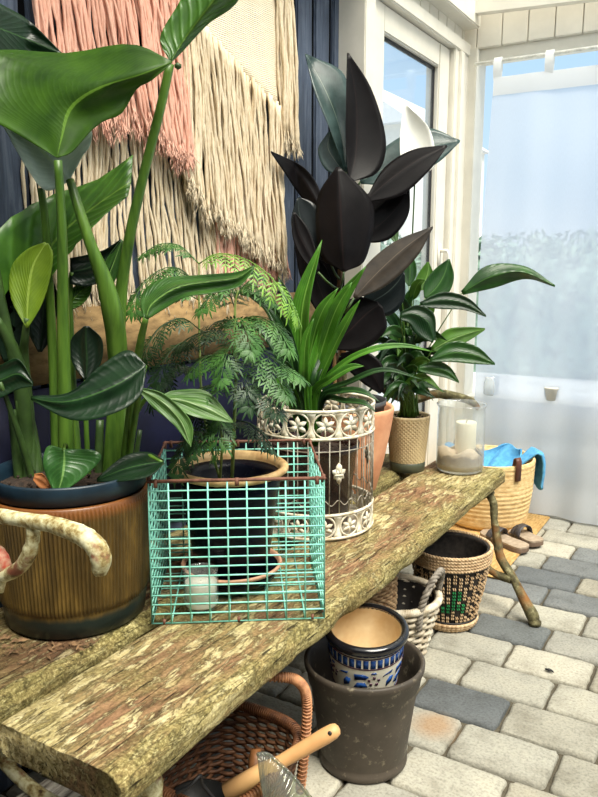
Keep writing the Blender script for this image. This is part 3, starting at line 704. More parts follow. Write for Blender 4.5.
for deg in (-38, 52, 142, 232):
    a = math.radians(deg); m = MB(); z = ZG+.175
    for ang, L, w_ in ((90, .032, .009), (145, .022, .008), (35, .022, .008), (215, .018, .006), (325, .018, .006), (270, .026, .007)): petal(m, a, z, math.radians(ang), L, w_)
    flat(m, [(-.012, -.003), (.012, -.003), (.012, .003), (-.012, .003)], a, z-.002, RG+.002)
    part('ornament', m, old, cg)
m = MB(); m.lathe([(0, 0), (RG-.002, 0), (RG, .004), (RG-.004, .0075), (0, .005)], (*cG, ZS+.001), 64); part('base_plate', m, wirem, cg)
# strap plant pot in the cage
brownp = plain('dark_brown_glaze', (58, 34, 28), .25, .25, 14, .08)
strap = thing('potted_strap_plant', 'strap leaved green plant in dark brown pot standing inside the birdcage', 'potted plant', (*cG, ZS+.009))
part('pot', MB().lathe([(0, 0), (.085, 0), (.09, .005), (.112, .20), (.118, .205), (.120, .222), (.114, .224), (.108, .2), (.085, .02), (0, .02)], (*cG, ZS+.009), 48), brownp, strap)
soil_disc(strap, cG, .108, ZS+.205, 4)
# terracotta pot of the rubber plant
cT = np.array([-1.062, 2.055])
terra = plain('terracotta', (226, 166, 126), .8, .08, 14, .25, c2=(204, 138, 100))
rub = thing('potted_rubber_plant', 'tall rubber plant with big near black leaves in terracotta pot', 'potted plant', (*cT, ZS))
part('pot', MB().lathe([(0, 0), (.088, 0), (.095, .006), (.118, .10), (.138, .20), (.146, .255), (.147, .266), (.143, .270), (.134, .262), (.12, .2), (.08, .02), (0, .02)], (*cT, ZS), 56), terra, rub)
part('nursery_pot', MB().lathe([(.105, .18), (.117, .272), (.121, .274), (.123, .290), (.119, .291), (.115, .27), (.1, .18)], (*cT, ZS), 40), plain('grey_plastic', (70, 72, 74), .5), rub)
soil_disc(rub, cT, .113, ZS+.265, 5)
# peace lily pot
cL = np.array([-.985, 2.365])
q = N('beige_diamond_ceramic'); c = q.ramp(q.noise(q.coord('Object', (1, 1, .3)), 22, 4), [(.3, rgb(150, 128, 92)), (.65, rgb(196, 176, 136))]); beige = q.pbr(c, .42, None, 0, .5)
lily = thing('potted_peace_lily', 'leafy peace lily with one white flower in ribbed beige pot', 'potted plant', (*cL, ZS))
nd = 30
def diam(r, z, a): return r*(1+(.055*max(abs(math.sin(nd*a/2+z*240)), abs(math.sin(nd*a/2-z*240)))-.035 if .032 < z < .186 else 0)) if r > .03 else r
part('pot', MB().lathe([(.056, .03)]+[(.0605+.0125*i/80, .034+.15*i/80) for i in range(81)]+[(.0745, .188), (.0745, .194), (.071, .196), (.068, .192), (.066, .15), (.05, .04)], (*cL, ZS), 300, diam), beige, lily)
part('pot_foot', MB().lathe([(0, 0), (.055, 0), (.060, .004), (.062, .028), (.0605, .034), (.055, .036)], (*cL, ZS), 48), plain('olive_glaze', (78, 84, 70), .3, .1, 20, .05), lily, label='olive glazed foot')
soil_disc(lily, cL, .067, ZS+.175, 6)
# hurricane glass with candle and sand
cH = np.array([-.826, 2.452])
hj = thing('hurricane_glass', 'large clear glass cylinder at the far end of the bench', 'glass vase', (*cH, ZS))
part('glass_body', MB().lathe([(0, 0), (.074, 0), (.080, .006), (.0815, .03), (.081, .20), (.079, .218), (.0835, .226), (.085, .232), (.082, .234), (.079, .228), (.076, .218), (.078, .2), (.0785, .03), (.074, .008), (0, .008)], (*cH, ZS+.002), 64), thinglass('greyish_glass', (.955, .97, .965), .15, 1.6), hj)
m = MB(); vs = []
P = [[((.0775*k_/7)*math.cos(j*2*math.pi/40)+cH[0], (.0775*k_/7)*math.sin(j*2*math.pi/40)+cH[1], ZS+.072+.010*math.sin(j*.5+k_*.5)+.006*math.cos(k_*1.3)) for j in range(41)] for k_ in range(0, 8)]
P += [[((.0775)*math.cos(j*2*math.pi/40)+cH[0], (.0775)*math.sin(j*2*math.pi/40)+cH[1], ZS+z) for j in range(41)] for z in (.05, .03, .012)]
P += [[(cH[0]+.0001*math.cos(j), cH[1]+.0001*math.sin(j), ZS+.011) for j in range(41)]]
m.grid(P)
q = N('layered_sand'); t = q.n('TexCoord'); s_ = q.n('SeparateXYZ'); q.l(t.outputs['Object'], s_.inputs[0]); nn = q.noise(q.coord('Object'), 28, 4); zz = q.math('ADD', s_.outputs['Z'], q.math('MULTIPLY', q.math('SUBTRACT', nn, .5), .06))
c = q.ramp(q.math('DIVIDE', zz, .08), [(.12, rgb(176, 164, 136)), (.32, rgb(142, 118, 82)), (.58, rgb(126, 104, 74)), (.72, rgb(214, 190, 160)), (.95, rgb(230, 208, 182))]); sandm = q.pbr(c, .95, q.bump(q.noise(q.coord('Object'), 400, 2), .5, .002), 0, .1)
solo('decorative_sand', m, sandm, (*cH, ZS+.011), 'layer of pale and brown sand filling the bottom of the glass cylinder', 'sand', kind='stuff')
cc = np.array([cH[0]+.016, cH[1]+.005])
pc = thing('pillar_candle', 'ivory pillar candle standing in sand inside the glass cylinder', 'candle', (*cc, ZS+.07))
part('wax_body', MB().lathe([(0, -.012), (.034, -.012), (.035, -.01), (.035, .098), (.033, .102), (.026, .098), (0, .096)], (*cc, ZS+.07), 36), plain('ivory_wax', (242, 232, 204), .45, .03, 12, .02), pc)
part('wick', MB().tube([(cc[0], cc[1], ZS+.165), (cc[0]+.001, cc[1], ZS+.173), (cc[0]+.004, cc[1], ZS+.178)], .0013, 6), dark_rubber, pc)

rnd = random.Random(21); m = MB()
for _ in range(150):
    a = rnd.uniform(-2.2, .9); r_ = .150+abs(rnd.gauss(0, .035)); x, y = cB[0]+r_*math.cos(a), cB[1]+r_*math.sin(a)
    if x > -1.0 or x < -1.28: continue
    L_ = rnd.uniform(.003, .013); t_ = rnd.uniform(0, 6.28); d = np.array([math.cos(t_), math.sin(t_), 0])*L_; n_ = np.array([-math.sin(t_), math.cos(t_), 0])*L_*.22
    p = np.array([x, y, ZS+.0045]); m.add([p-d, p+n_, p+d, p-n_, p+(0, 0, .004)], [(0, 1, 4), (1, 2, 4), (2, 3, 4), (3, 0, 4), (0, 3, 2, 1)])
solo('plant_crumbs', m, plain('dry_crumbs', (150, 118, 84), .9, .3, 60, .2, c2=(84, 60, 42)), (cB[0], cB[1], ZS), 'dry brown plant crumbs scattered on the rear plank around the big ribbed pot', 'debris', kind='stuff', smooth=False)
# ---------------------------------------------------------------- under the bench and on the floor
cA = np.array([-.700, 1.455])
q = N('weathered_grey_brown_pot'); v = q.coord('Object'); n1 = q.noise(v, 7, 5, .6); n2 = q.noise(v, 45, 5, .7)
c = q.ramp(n1, [(.3, rgb(52, 46, 39)), (.7, rgb(86, 77, 67))]); c = q.mix(q.ramp(n2, [(.58, (0,0,0)), (.70, (.7,.7,.7))]), c, rgb(150, 140, 118))
greyp = q.pbr(c, .55, q.bump(n2, .25, .002), 0, .4)
gp = thing('large_flower_pot', 'large empty grey brown flower pot on the paving under the bench edge', 'flower pot', (*cA, 0))
part('pot_body', MB().lathe([(0, .002), (.092, .002), (.099, 0), (.104, .006), (.104, .018), (.100, .024), (.102, .03), (.118, .15), (.125, .198), (.130, .205), (.134, .232), (.139, .240), (.140, .252), (.134, .257), (.128, .250), (.122, .2), (.098, .03), (0, .02)], (*cA, .001), 64), greyp, gp)
# blue and white pot, tipped a little inside the grey one
bp = thing('blue_white_flower_pot', 'small blue and white patterned flower pot with black rim inside the big grey pot', 'flower pot', (cA[0]+.006, cA[1]-.008, .185))
cP = np.array([cA[0]+.006, cA[1]-.008, .185])
th = math.radians(7); ax = np.array([math.cos(.5), math.sin(.5), 0])
def tilt(p):
    d = p-cP; k_ = ax; return cP+d*math.cos(th)+np.cross(k_, d)*math.sin(th)+k_*np.dot(k_, d)*(1-math.cos(th))
H_ = .160
blackg = plain('black_glaze', (20, 20, 24), .15, .2, 20, .03, coat=.4); ivory = plain('ivory_glaze', (232, 226, 206), .25, .04, 20, .03); cob = plain('cobalt_glaze', (42, 84, 150), .22, .3, 60, .03, c2=(26, 50, 106))
tani = plain('tan_inner_clay', (236, 218, 180), .65, .1, 9, .15, c2=(206, 174, 126))
def RP(z): return float(np.interp(z, [0, .02, .10, H_], [.062, .072, .084, .087]))
part('pot_body', MB().lathe([(0, 0), (.05, 0), (.058, .004)]+[(RP(z), z) for z in np.linspace(.01, H_-.012, 14)], tuple(cP), 56).spin(tilt), ivory, bp)
part('inner_wall', MB().lathe([(.0795, H_+.003), (.079, H_-.02), (.074, .06), (.058, .014), (0, .012)], tuple(cP), 48).spin(tilt), tani, bp, label='tan inner wall')
part('rim', MB().lathe([(.084, H_-.016), (.092, H_-.014), (.0965, H_-.006), (.0965, H_+.002), (.092, H_+.007), (.084, H_+.008), (.0792, H_+.002), (.080, H_-.006)], tuple(cP), 56).spin(tilt), blackg, bp, label='black rim')
def cpl(mb, a0, z0, outline, t=.0012):
    n = len(outline); vs = []
    for o_ in (t, -.002):
        for x, z in outline:
            r = RP(z0+z)+o_; a = a0+x/.078; vs.append((cP[0]+r*math.cos(a), cP[1]+r*math.sin(a), cP[2]+z0+z))
    mb.add(vs, [tuple(range(n)), tuple(range(2*n-1, n-1, -1))]+[(i, n+i, n+(i+1) % n, (i+1) % n) for i in range(n)])
m = MB()
for k_ in range(34): cpl(m, 2*math.pi*k_/34, .114, [(-.0052, 0), (.0052, 0), (.0052, .021), (-.0052, .021)])
for k_ in range(5):
    a = 2*math.pi*k_/5-.95
    cpl(m, a, .080, [(-.036, .0), (-.012, .004), (-.006, .012), (-.016, .018), (-.036, .016)]); cpl(m, a+.42, .088, [(-.008, 0), (.012, .003), (.016, .010), (0, .006)])
    cpl(m, a, .055, [(-.040, .002), (-.030, .018), (-.014, .020), (-.008, .008), (-.020, .006), (-.026, -.004)])
    cpl(m, a+.30, .056, [(.012, 0), (.026, .008), (.030, .024), (.020, .026), (.012, .014)]); cpl(m, a, .040, [(-.03, 0), (.02, .002), (.028, .008), (-.02, .008)])
    cpl(m, a+.06, .0985, [(-.006, 0), (.006, 0), (.004, .004), (-.004, .004)])
part('blue_pattern', m.spin(tilt), cob, bp, label='cobalt blue painted bars and scrolls')
m = MB()
for z in (.111, .138, .0355):
    m.lathe([(RP(z)+.0006, z-.0016), (RP(z)+.0018, z), (RP(z)+.0006, z+.0016)], tuple(cP), 56)
for k_ in range(5):
    a = 2*math.pi*k_/5-.95
    for an in range(5):
        c_, s_ = math.cos(an*1.257+.3), math.sin(an*1.257+.3)
        cpl(m, a+.07+.011*c_/.078, .078+.010*s_, [(-.003, -.002), (.003, -.002), (.0025, .003), (-.0025, .003)], .002)
part('dark_outline', m.spin(tilt), plain('plum_glaze', (66, 34, 52), .3), bp)
part('foot_band', MB().lathe([(RP(.008), .008), (RP(.02)+.001, .02), (RP(.032)+.0008, .032)], tuple(cP), 56).spin(tilt), blackg, bp, label='black foot band')
# woven baskets
def weave(mb, path, rows, n, amp, r, seg, z0, z1, rfun, flat=1.0):
    for k_ in range(rows):
        z = z0+(z1-z0)*k_/(rows-1); R = rfun(z); P = []
        for i in range(seg):
            a = 2*math.pi*i/seg; d = amp*math.sin(n*a/2+math.pi*(k_ % 2)); x, y = path(a, R+d); P.append((x, y, z+.0015*math.sin(a*3+k_)))
        mb.tube(P, r, 6, closed=True)
wil = plain('whitewashed_willow', (214, 204, 184), .7, .2, 40, .4, c2=(168, 152, 126)); wild = plain('dark_basket_lining', (38, 34, 32), .6, .3, 20, .5)
cW = np.array([-.848, 1.965])
wb = thing('white_willow_basket', 'whitewashed willow basket with twisted handle beside the blue white pot', 'basket', (*cW, 0))
circ = lambda c_: (lambda a, R: (c_[0]+R*math.cos(a), c_[1]+R*math.sin(a)))
rw = lambda z: .090+.040*(z/.17)
m = MB(); weave(m, circ(cW), 15, 20, .0060, .0058, 200, .008, .168, rw); part('woven_side', m, wil, wb)
m = MB()
for k_ in range(20):
    a = 2*math.pi*k_/20; m.tube([(cW[0]+rw(z)*math.cos(a), cW[1]+rw(z)*math.sin(a), z) for z in np.linspace(.004, .172, 6)], .0042, 6)
part('stakes', m, wil, wb)
m = MB()
for s in range(3): m.tube([(cW[0]+(.132+.007*math.cos(40*a+s*2.1))*math.cos(a), cW[1]+(.132+.007*math.cos(40*a+s*2.1))*math.sin(a), .176+.007*math.sin(40*a+s*2.1)) for a in np.linspace(0, 2*math.pi, 260)[:-1]], .0055, 6, closed=True)
part('rim', m, wil, wb)
part('lining', MB().lathe([(.121, .172), (.113, .15), (.082, .012), (0, .012)], (*cW, 0), 48, lambda r, z, a: r*(1+.03*math.sin(a*9+z*40))), wild, wb, label='crumpled dark lining')
def twist(mb, pts, r, n=3, turns=10, off=.006):
    P = crv(pts, 90)
    for s in range(n):
        Q = []
        for i, p in enumerate(P):
            t = P[min(i+1, 89)]-P[max(i-1, 0)]; t /= np.linalg.norm(t); u = np.cross(t, [.3, .5, .81]); u /= np.linalg.norm(u); v_ = np.cross(t, u)
            a = turns*2*math.pi*i/90+s*2*math.pi/n; Q.append(p+off*(math.cos(a)*u+math.sin(a)*v_))
        mb.tube(Q, r, 6)
    return mb
hw = MB(); base = math.radians(2)
def wp(a, R, z): return (cW[0]+R*math.cos(a), cW[1]+R*math.sin(a), z)
twist(hw, [wp(base-.62, .128, .12), wp(base-.60, .133, .18), wp(base-.42, .137, .245), wp(base, .137, .275), wp(base+.42, .137, .245), wp(base+.60, .133, .18), wp(base+.62, .128, .12)], .0055)
part('handle', hw, plain('grey_willow', (150, 142, 130), .7, .2, 50, .4, c2=(96, 88, 78)), wb, label='grey twisted handle')
hw = MB(); base += math.pi
twist(hw, [wp(base-.62, .128, .12), wp(base-.60, .133, .18), wp(base-.42, .137, .245), wp(base, .137, .275), wp(base+.42, .137, .245), wp(base+.60, .133, .18), wp(base+.62, .128, .12)], .0055)
part('handle', hw, bpy.data.materials['grey_willow'], wb)
# small natural basket tipped inside the white one
nat = plain('natural_seagrass', (196, 164, 124), .85, .2, 60, .6, c2=(132, 98, 66), dist=.004)
cN = np.array([-.890, 1.925, .115])
sb = thing('small_seagrass_bowl', 'small natural seagrass bowl tucked into the white willow basket', 'basket', tuple(cN))
m = MB(); tn = math.radians(-14)
weave(m, circ(cN), 11, 34, .003, .0052, 136, cN[2]+.006, cN[2]+.100, lambda z: .052+.028*((z-cN[2])/.10)**.7)
def tlt(p):
    d = p-cN; return cN+np.array([d[0]*math.cos(tn)+d[2]*math.sin(tn), d[1], -d[0]*math.sin(tn)+d[2]*math.cos(tn)])
part('woven_side', m.spin(tlt), nat, sb)
part('lining', MB().lathe([(.079, .1), (.052, .008), (0, .006)], tuple(cN), 40).spin(tlt), wild, sb)
# seagrass bin with black checks and a green figure
cS = np.array([-.768, 2.225])
sg = thing('checked_seagrass_basket', 'tall tan and black checked seagrass basket with green motif on the paving', 'basket', (*cS, 0))
rs = lambda z: float(np.interp(z, [0, .03, .12, .20, .27], [.080, .088, .108, .122, .128]))
shellp = [(0, .004), (.074, .004)]+[(rs(z)-.005, z) for z in np.linspace(.01, .262, 12)]+[(rs(.262)-.012, .262)]+[(rs(z)-.012, z) for z in np.linspace(.25, .02, 8)]+[(0, .014)]
part('inner_shell', MB().lathe(shellp, (*cS, 0), 48), plain('black_seagrass', (44, 38, 34), .8, .3, 60, .5), sg, label='black woven shell')
straw_t = plain('tan_seagrass_knots', (212, 184, 146), .8, .15, 70, .4, c2=(170, 136, 98)); green = plain('green_dyed_grass', (30, 140, 76), .7, .2, 60, .3)
kt, kg = MB(), MB(); nc = 40
for r_ in range(15):
    z = .040+.0118*r_
    for c_ in range(nc):
        a = 2*math.pi*(c_+.0*(r_ % 2))/nc; R = rs(z)
        w_ = 2*math.pi*R/nc; tgt = kt
        da = (a-math.radians(-62)+math.pi) % (2*math.pi)-math.pi; ci = round(da/(2*math.pi/nc))
        if (r_, ci) in {(8,0),(8,1),(7,0),(7,1),(6,0),(5,-1),(5,0),(5,1),(5,2),(4,-2),(4,-1),(4,1),(4,2),(3,-2),(3,2),(9,0),(9,1),(3,-1),(4,0)}: tgt = kg
        if tgt is kt and ((c_+r_) % 2 == 0 and (r_ % 3 == 2)) or (c_*7+r_*5) % 11 == 0: continue
        for s in (-.17, .17):
            aa = a+s*w_/R; p0 = np.array((cS[0]+R*math.cos(aa), cS[1]+R*math.sin(aa), z)); tv = np.array((-math.sin(aa), math.cos(aa), 0)); nv = np.array((math.cos(aa), math.sin(aa), 0))
            tgt.tube([p0-(0, 0, .0052)-nv*.003+tv*.0012, p0+nv*.0012, p0+(0, 0, .0052)-nv*.003-tv*.0012], [.0014, .0024, .0014], 6)
part('knot_rows', kt, straw_t, sg); part('green_motif', kg, green, sg, label='green woven motif')
m = MB()
for k_ in range(5):
    z = .222+.0100*k_; R = rs(z)+.001
    for s in (0, 1): m.tube([(cS[0]+(R+.0025*math.sin(a*38+s*math.pi))*math.cos(a), cS[1]+(R+.0025*math.sin(a*38+s*math.pi))*math.sin(a), z+.004*math.sin(a*38+s*math.pi+1.57)*.6) for a in np.linspace(0, 2*math.pi, 240)[:-1]], .0042, 6, closed=True)
part('rim', m, straw_t, sg)
m = MB()
for z, R in ((.008, .083), (.016, .0875), (.024, .090)): m.tube([(cS[0]+(R+.0015*math.sin(a*40))*math.cos(a), cS[1]+(R+.0015*math.sin(a*40))*math.sin(a), z) for a in np.linspace(0, 2*math.pi, 200)[:-1]], .0062, 6, closed=True)
part('foot_ring', m, straw_t, sg)
for z in (.216, .033): part('black_band', MB().tube([(cS[0]+(rs(z)+.002)*math.cos(a), cS[1]+(rs(z)+.002)*math.sin(a), z) for a in np.linspace(0, 2*math.pi, 72)[:-1]], .0028, 6, closed=True), wild, sg)
# jute mat
jute = N('woven_jute'); v = jute.coord('Object'); wv1 = jute.n('TexWave', wave_type='BANDS', bands_direction='Y'); wv1.inputs['Scale'].default_value = 42; wv1.inputs['Distortion'].default_value = 1.2; jute.l(v, wv1.inputs[0])
n1 = jute.noise(jute.coord('Object', (60, 14, 10)), 2.2, 4); c = jute.ramp(n1, [(.3, rgb(186, 142, 84)), (.65, rgb(226, 188, 126))])
jute_m = jute.pbr(c, .95, jute.bump(jute.math('ADD', wv1.outputs['Fac'], n1), .8, .004), 0, .1)
solo('jute_mat', MB().bbox(-1.19, -.715, 2.63, 3.43, .0015, .0125, .004), jute_m, (-.95, 3.03, .0015), 'flat tan jute door mat under the straw basket', 'mat', smooth=True)
# straw beach basket
cK = np.array([-.962, 3.235])
rk = lambda z: float(np.interp(z, [0, .02, .15, .30], [.165, .182, .200, .206]))
q = N('braided_straw'); v = q.coord('Object'); n1 = q.noise(q.coord('Object', (26, 26, 50)), 1.6, 4, .6); wv1 = q.n('TexWave', wave_type='BANDS', bands_direction='Z'); wv1.inputs['Scale'].default_value = 15; wv1.inputs['Distortion'].default_value = .6; q.l(v, wv1.inputs[0])
c = q.ramp(n1, [(.3, rgb(198, 160, 104)), (.65, rgb(234, 206, 152))]); c = q.mix(.15, c, q.ramp(wv1.outputs['Fac'], [(.1, rgb(150, 112, 66)), (.5, rgb(240, 214, 164))]))
strawm = q.pbr(c, .85, q.bump(q.math('ADD', q.math('MULTIPLY', wv1.outputs['Fac'], .4), n1), .5, .005), 0, .15)
st = thing('straw_beach_basket', 'large round straw basket holding a blue towel by the curtain', 'basket', (*cK, .013))
prof = [(0, .004), (.158, .004), (.166, .0)]
nco = 15
for i in range(nco):
    z0 = .010+.285*i/nco
    for s in (0, .25, .5, .75): z = z0+.285/nco*s; prof.append((rk(z)+.0016*math.sin(math.pi*s), z))
prof += [(rk(.296), .296), (rk(.296)-.006, .300), (rk(.296)-.012, .296)]+[(rk(z)-.012, z) for z in (.25, .15, .03)]+[(0, .02)]
part('basket_body', MB().lathe(prof, (*cK, .013), 72), strawm, st)
leather = plain('brown_leather', (92, 52, 36), .5, .2, 30, .2)
for da in (-36, 150):
    a = math.radians(da); m = MB(); R = rk(.296)
    P = []
    for dr, z in ((.007, .235), (.0085, .29), (.008, .322), (.0, .335), (-.012, .328), (-.018, .30), (-.017, .25)):
        rr = R+dr; P.append([(cK[0]+rr*math.cos(a+s/R), cK[1]+rr*math.sin(a+s/R), .013+z) for s in (-.013, 0, .013)])
    solid(part('strap', m.grid(P), leather, st, label='brown leather strap'), .004)
# blue towel
tow = plain('blue_towel', (92, 164, 206), .95, .15, 40, .5, c2=(70, 138, 186), dist=.004)
P = []
nU, nV = 60, 40
def towel():
    A0, A1 = math.radians(-25), math.radians(150)
    for i in range(nU):
        u = i/(nU-1); row = []
        a = math.radians(190-172*u)
        for j in range(nV):
            t = j/(nV-1)
            R = rk(.29)
            if u < .80:                                   # lies inside, bunched at the rim
                r = R-.016-.012*t-.10*t**2; z = .300+.020*math.sin(u*9+1)*(1-t)+.012*math.sin(u*23)-.085*t
                r += .010*math.sin(u*31+t*6)
            else:                                         # folds over the rim and hangs outside
                s = t*1.0
                path = [(-.10, .24), (-.05, .285), (-.018, .312), (.004, .328), (.032, .318), (.044, .275), (.046, .22), (.042, .175), (.044, .150+.02*math.sin(u*40))]
                k_ = s*(len(path)-1); i0 = min(int(k_), len(path)-2); f = k_-i0
                r = R+path[i0][0]*(1-f)+path[i0+1][0]*f+.007*math.sin(u*46+t*3); z = path[i0][1]*(1-f)+path[i0+1][1]*f+.004*math.sin(u*30)
                if u < .86:
                    g = (u-.80)/.06; r2 = R-.016-.012*t-.10*t**2; z2 = .288+.012*math.sin(u*23)-.085*t; r = r2*(1-g)+r*g; z = z2*(1-g)+z*g
            row.append((cK[0]+r*math.cos(a), cK[1]+r*math.sin(a), .013+z))
        P.append(row)
towel()
o = solo('blue_towel', MB().grid(P), tow, (*cK, .25), 'bright blue towel bundled in the straw basket and hanging over its side', 'towel')
solid(o, .008, 1.0)
# sandals
sole_m = plain('taupe_sole', (170, 152, 130), .7, .1, 50, .3, c2=(142, 124, 104)); sole_d = plain('brown_sole_edge', (104, 84, 68), .7); strapm = plain('dark_grey_strap', (62, 58, 60), .5, .2, 30, .2)
def sandal(heel, toe, label):
    h = np.array(heel); t = np.array(toe); d = t-h; L = np.linalg.norm(d); d /= L; n_ = np.array([-d[1], d[0]])
    z0 = .0135; s_ = thing('sandal', label, 'sandal', (*((h+t)/2), z0), 'sandals on the jute mat')
    out = []
    ww = [(0, 0), (.02, .55), (.06, .82), (.15, .95), (.3, .9), (.45, .85), (.6, .98), (.75, 1.08), (.88, .95), (.95, .7), (1, 0)]
    side = [(u*L, w_*.042) for u, w_ in ww]; out = side+[(u, -w_) for u, w_ in reversed(side[1:-1])]
    def slab(za, zb, ins):
        m = MB(); n = len(out); vs = []
        for z, i_ in ((za, 0), (zb-.002, 0), (zb, ins)):
            for u, w_ in out:
                p = h+d*(L/2+(u-L/2)*(1-i_/L*2))+n_*w_*(1-i_/.04); vs.append((p[0], p[1], z+.006*max(0, u/L-.8)*5*.3))
        fs = [tuple(range(n-1, -1, -1)), tuple(2*n+i for i in range(n))]
        for q_ in range(2):
            for i in range(n): fs.append((q_*n+i, q_*n+(i+1) % n, (q_+1)*n+(i+1) % n, (q_+1)*n+i))
        m.add(vs, fs); return m
    sharp(part('outsole', slab(z0, z0+.018, .001), sole_d, s_), 40); sharp(part('footbed', slab(z0+.0175, z0+.026, .003), sole_m, s_), 40)
    for (u0, u1, wd, hh) in ((.52, .66, .016, .050), (.70, .62, .014, .044)):
        P = []
        for k_ in range(13):
            a = math.pi*k_/12; u = L*(u0+(u1-u0)*k_/12); c_ = h+d*u+n_*(.044*math.cos(a))
            P.append([(c_[0]+d[0]*o_, c_[1]+d[1]*o_, z0+.012+hh*math.sin(a)**.8) for o_ in (-wd, -wd*.3, wd*.3, wd)])
        solid(part('strap', MB().grid(P), strapm, s_), .004)
    return s_
sandal((-.695, 2.92), (-.905, 3.025), 'taupe sandal with dark crossed straps nearest the bench leg')
sandal((-.668, 3.015), (-.80, 3.155-.05), 'taupe sandal with dark crossed straps, farther of the pair')
# wicker trug with garden things
wick = plain('brown_wicker', (124, 84, 56), .6, .25, 50, .4, c2=(66, 40, 26)); wickd = plain('red_brown_wicker', (136, 88, 54), .55, .2, 40, .3, c2=(74, 42, 26))
cR = np.array([-.835, 1.085])
tg = thing('wicker_trug', 'brown wicker basket with tall arched handle under the near bench end', 'basket', (*cR, 0))
def sq(a, R):                                             # rounded rectangle path
    c_, s_ = math.cos(a), math.sin(a); p = 3.2; k_ = (abs(c_)**p+abs(s_)**p)**(-1/p); return (cR[0]+R*k_*c_*.98, cR[1]+R*k_*s_*1.15)
rt = lambda z: .098+.035*(z/.19)
m = MB(); weave(m, sq, 24, 30, .0040, .0042, 180, .008, .182, rt); part('woven_side', m, wick, tg)
m = MB()
for k_ in range(30):
    a = 2*math.pi*k_/30; m.tube([(*sq(a, rt(z)), z) for z in np.linspace(.004, .186, 6)], .0028, 6)
part('stakes', m, wick, tg)
m = MB(); m.tube([(*sq(a, .1335), .189) for a in np.linspace(0, 2*math.pi, 90)[:-1]], .0095, 8, closed=True)
for k_ in range(150):
    a = 2*math.pi*k_/150; x, y = sq(a, .1335); nx, ny = math.cos(a), math.sin(a)
    m.tube([(x+nx*.011*math.cos(b), y+ny*.011*math.cos(b), .189+.011*math.sin(b)) for b in np.linspace(0, 2*math.pi, 8)[:-1]], .0022, 4, closed=True)
part('rim', m, wickd, tg)
m = MB(); m.grid([[(*sq(a, max(.0005, R)), .012) for a in np.linspace(0, 2*math.pi, 40)] for R in (.0005, .05, .098)]); part('base', m, wick, tg)
hp = crv([(-.712, 1.185, .08), (-.703, 1.19, .19), (-.700, 1.192, .285), (-.712, 1.185, .325), (-.745, 1.165, .338), (-.85, 1.10, .340), (-.92, 1.06, .335), (-.955, 1.04, .31), (-.962, 1.035, .26), (-.958, 1.035, .08)], 110)
m = MB(); m.tube(hp, .0085, 8)
for i in range(1, 109):
    p = hp[i]; t = hp[i+1]-hp[i-1]; t /= np.linalg.norm(t); u = np.cross(t, [.5, -.8, .2]); u /= np.linalg.norm(u); v_ = np.cross(t, u)
    m.tube([p+(.0098)*(math.cos(b)*u+math.sin(b)*v_)+t*.0016*math.sin(b) for b in np.linspace(0, 2*math.pi, 9)[:-1]], .0018, 5, closed=True)
part('handle', m, plain('wrapped_cane', (196, 142, 100), .5, .2, 60, .3, c2=(140, 88, 58)), tg, label='cane wrapped arched handle')
ash = plain('pale_ash_wood', (222, 176, 120), .5, .1, 8, .1, stretch=(1, 1, 1), c2=(196, 146, 94))
a_, b_ = at(339, 728, 1.442), at(272, 767, 1.442)
dirn = (a_-b_)/np.linalg.norm(a_-b_)
hb = thing('wooden_handled_brush', 'pale wooden hand brush handle with a hole lying across the wicker basket', 'brush', tuple(b_))
P = [b_-dirn*.10, b_-dirn*.02, b_+dirn*.02, (a_+b_)/2, a_-dirn*.03, a_-dirn*.012, a_-dirn*.003, a_]
part('handle', MB().tube(P, [.020, .018, .013, .0145, .0155, .0145, .011, .005], 14), ash, hb)
hole = a_-dirn*.018; cdir = (CAM-hole); cdir -= dirn*np.dot(cdir, dirn); cdir /= np.linalg.norm(cdir)
part('hanging_hole', MB().tube([hole+cdir*.0148, hole-cdir*.0148], .0042, 12), dark_rubber, hb)
bris = MB(); rnd = random.Random(4)
for _ in range(160):
    p = b_-dirn*rnd.uniform(.03, .10)+np.array([rnd.uniform(-.008, .008), rnd.uniform(-.008, .008), -.012]); bris.tube([p, p+np.array([rnd.gauss(0, .006), rnd.gauss(0, .006), -.05])], .0012, 4)
part('bristles', bris, plain('dark_bristle', (60, 48, 40), .8), hb)
# fluted glass dish
pale = thinglass('pale_olive_glass', (.66, .68, .52), .07, 1.6)
gd = thing('fluted_glass_dish', 'fan shaped fluted pale glass dish leaning in the wicker basket', 'dish', tuple(at(285, 790, 1.36)))
m = MB(); rows = []
apex = at(268, 815, 1.37)
for k_ in range(12):
    s = .12+.88*k_/11; row = []
    for j in range(73):
        t = j/72; L = crv([at(258, 752, 1.355), at(268, 752, 1.36), at(285, 766, 1.37), at(301, 783, 1.385), at(318, 806, 1.40)], 73)[j]
        p = apex+(L-apex)*s; fl_ = .0024*math.sin(t*2*math.pi*16)*s
        q_ = (_f*(fl_-.030*math.sin(math.pi*s*.9)))
        row.append(p+q_)
    rows.append(row)
solid(part('bowl', m.grid(rows), pale, gd), .003)
part('rolled_rim', MB().tube([rows[-1][j] for j in range(0, 73, 1)], .0035, 6), pale, gd)
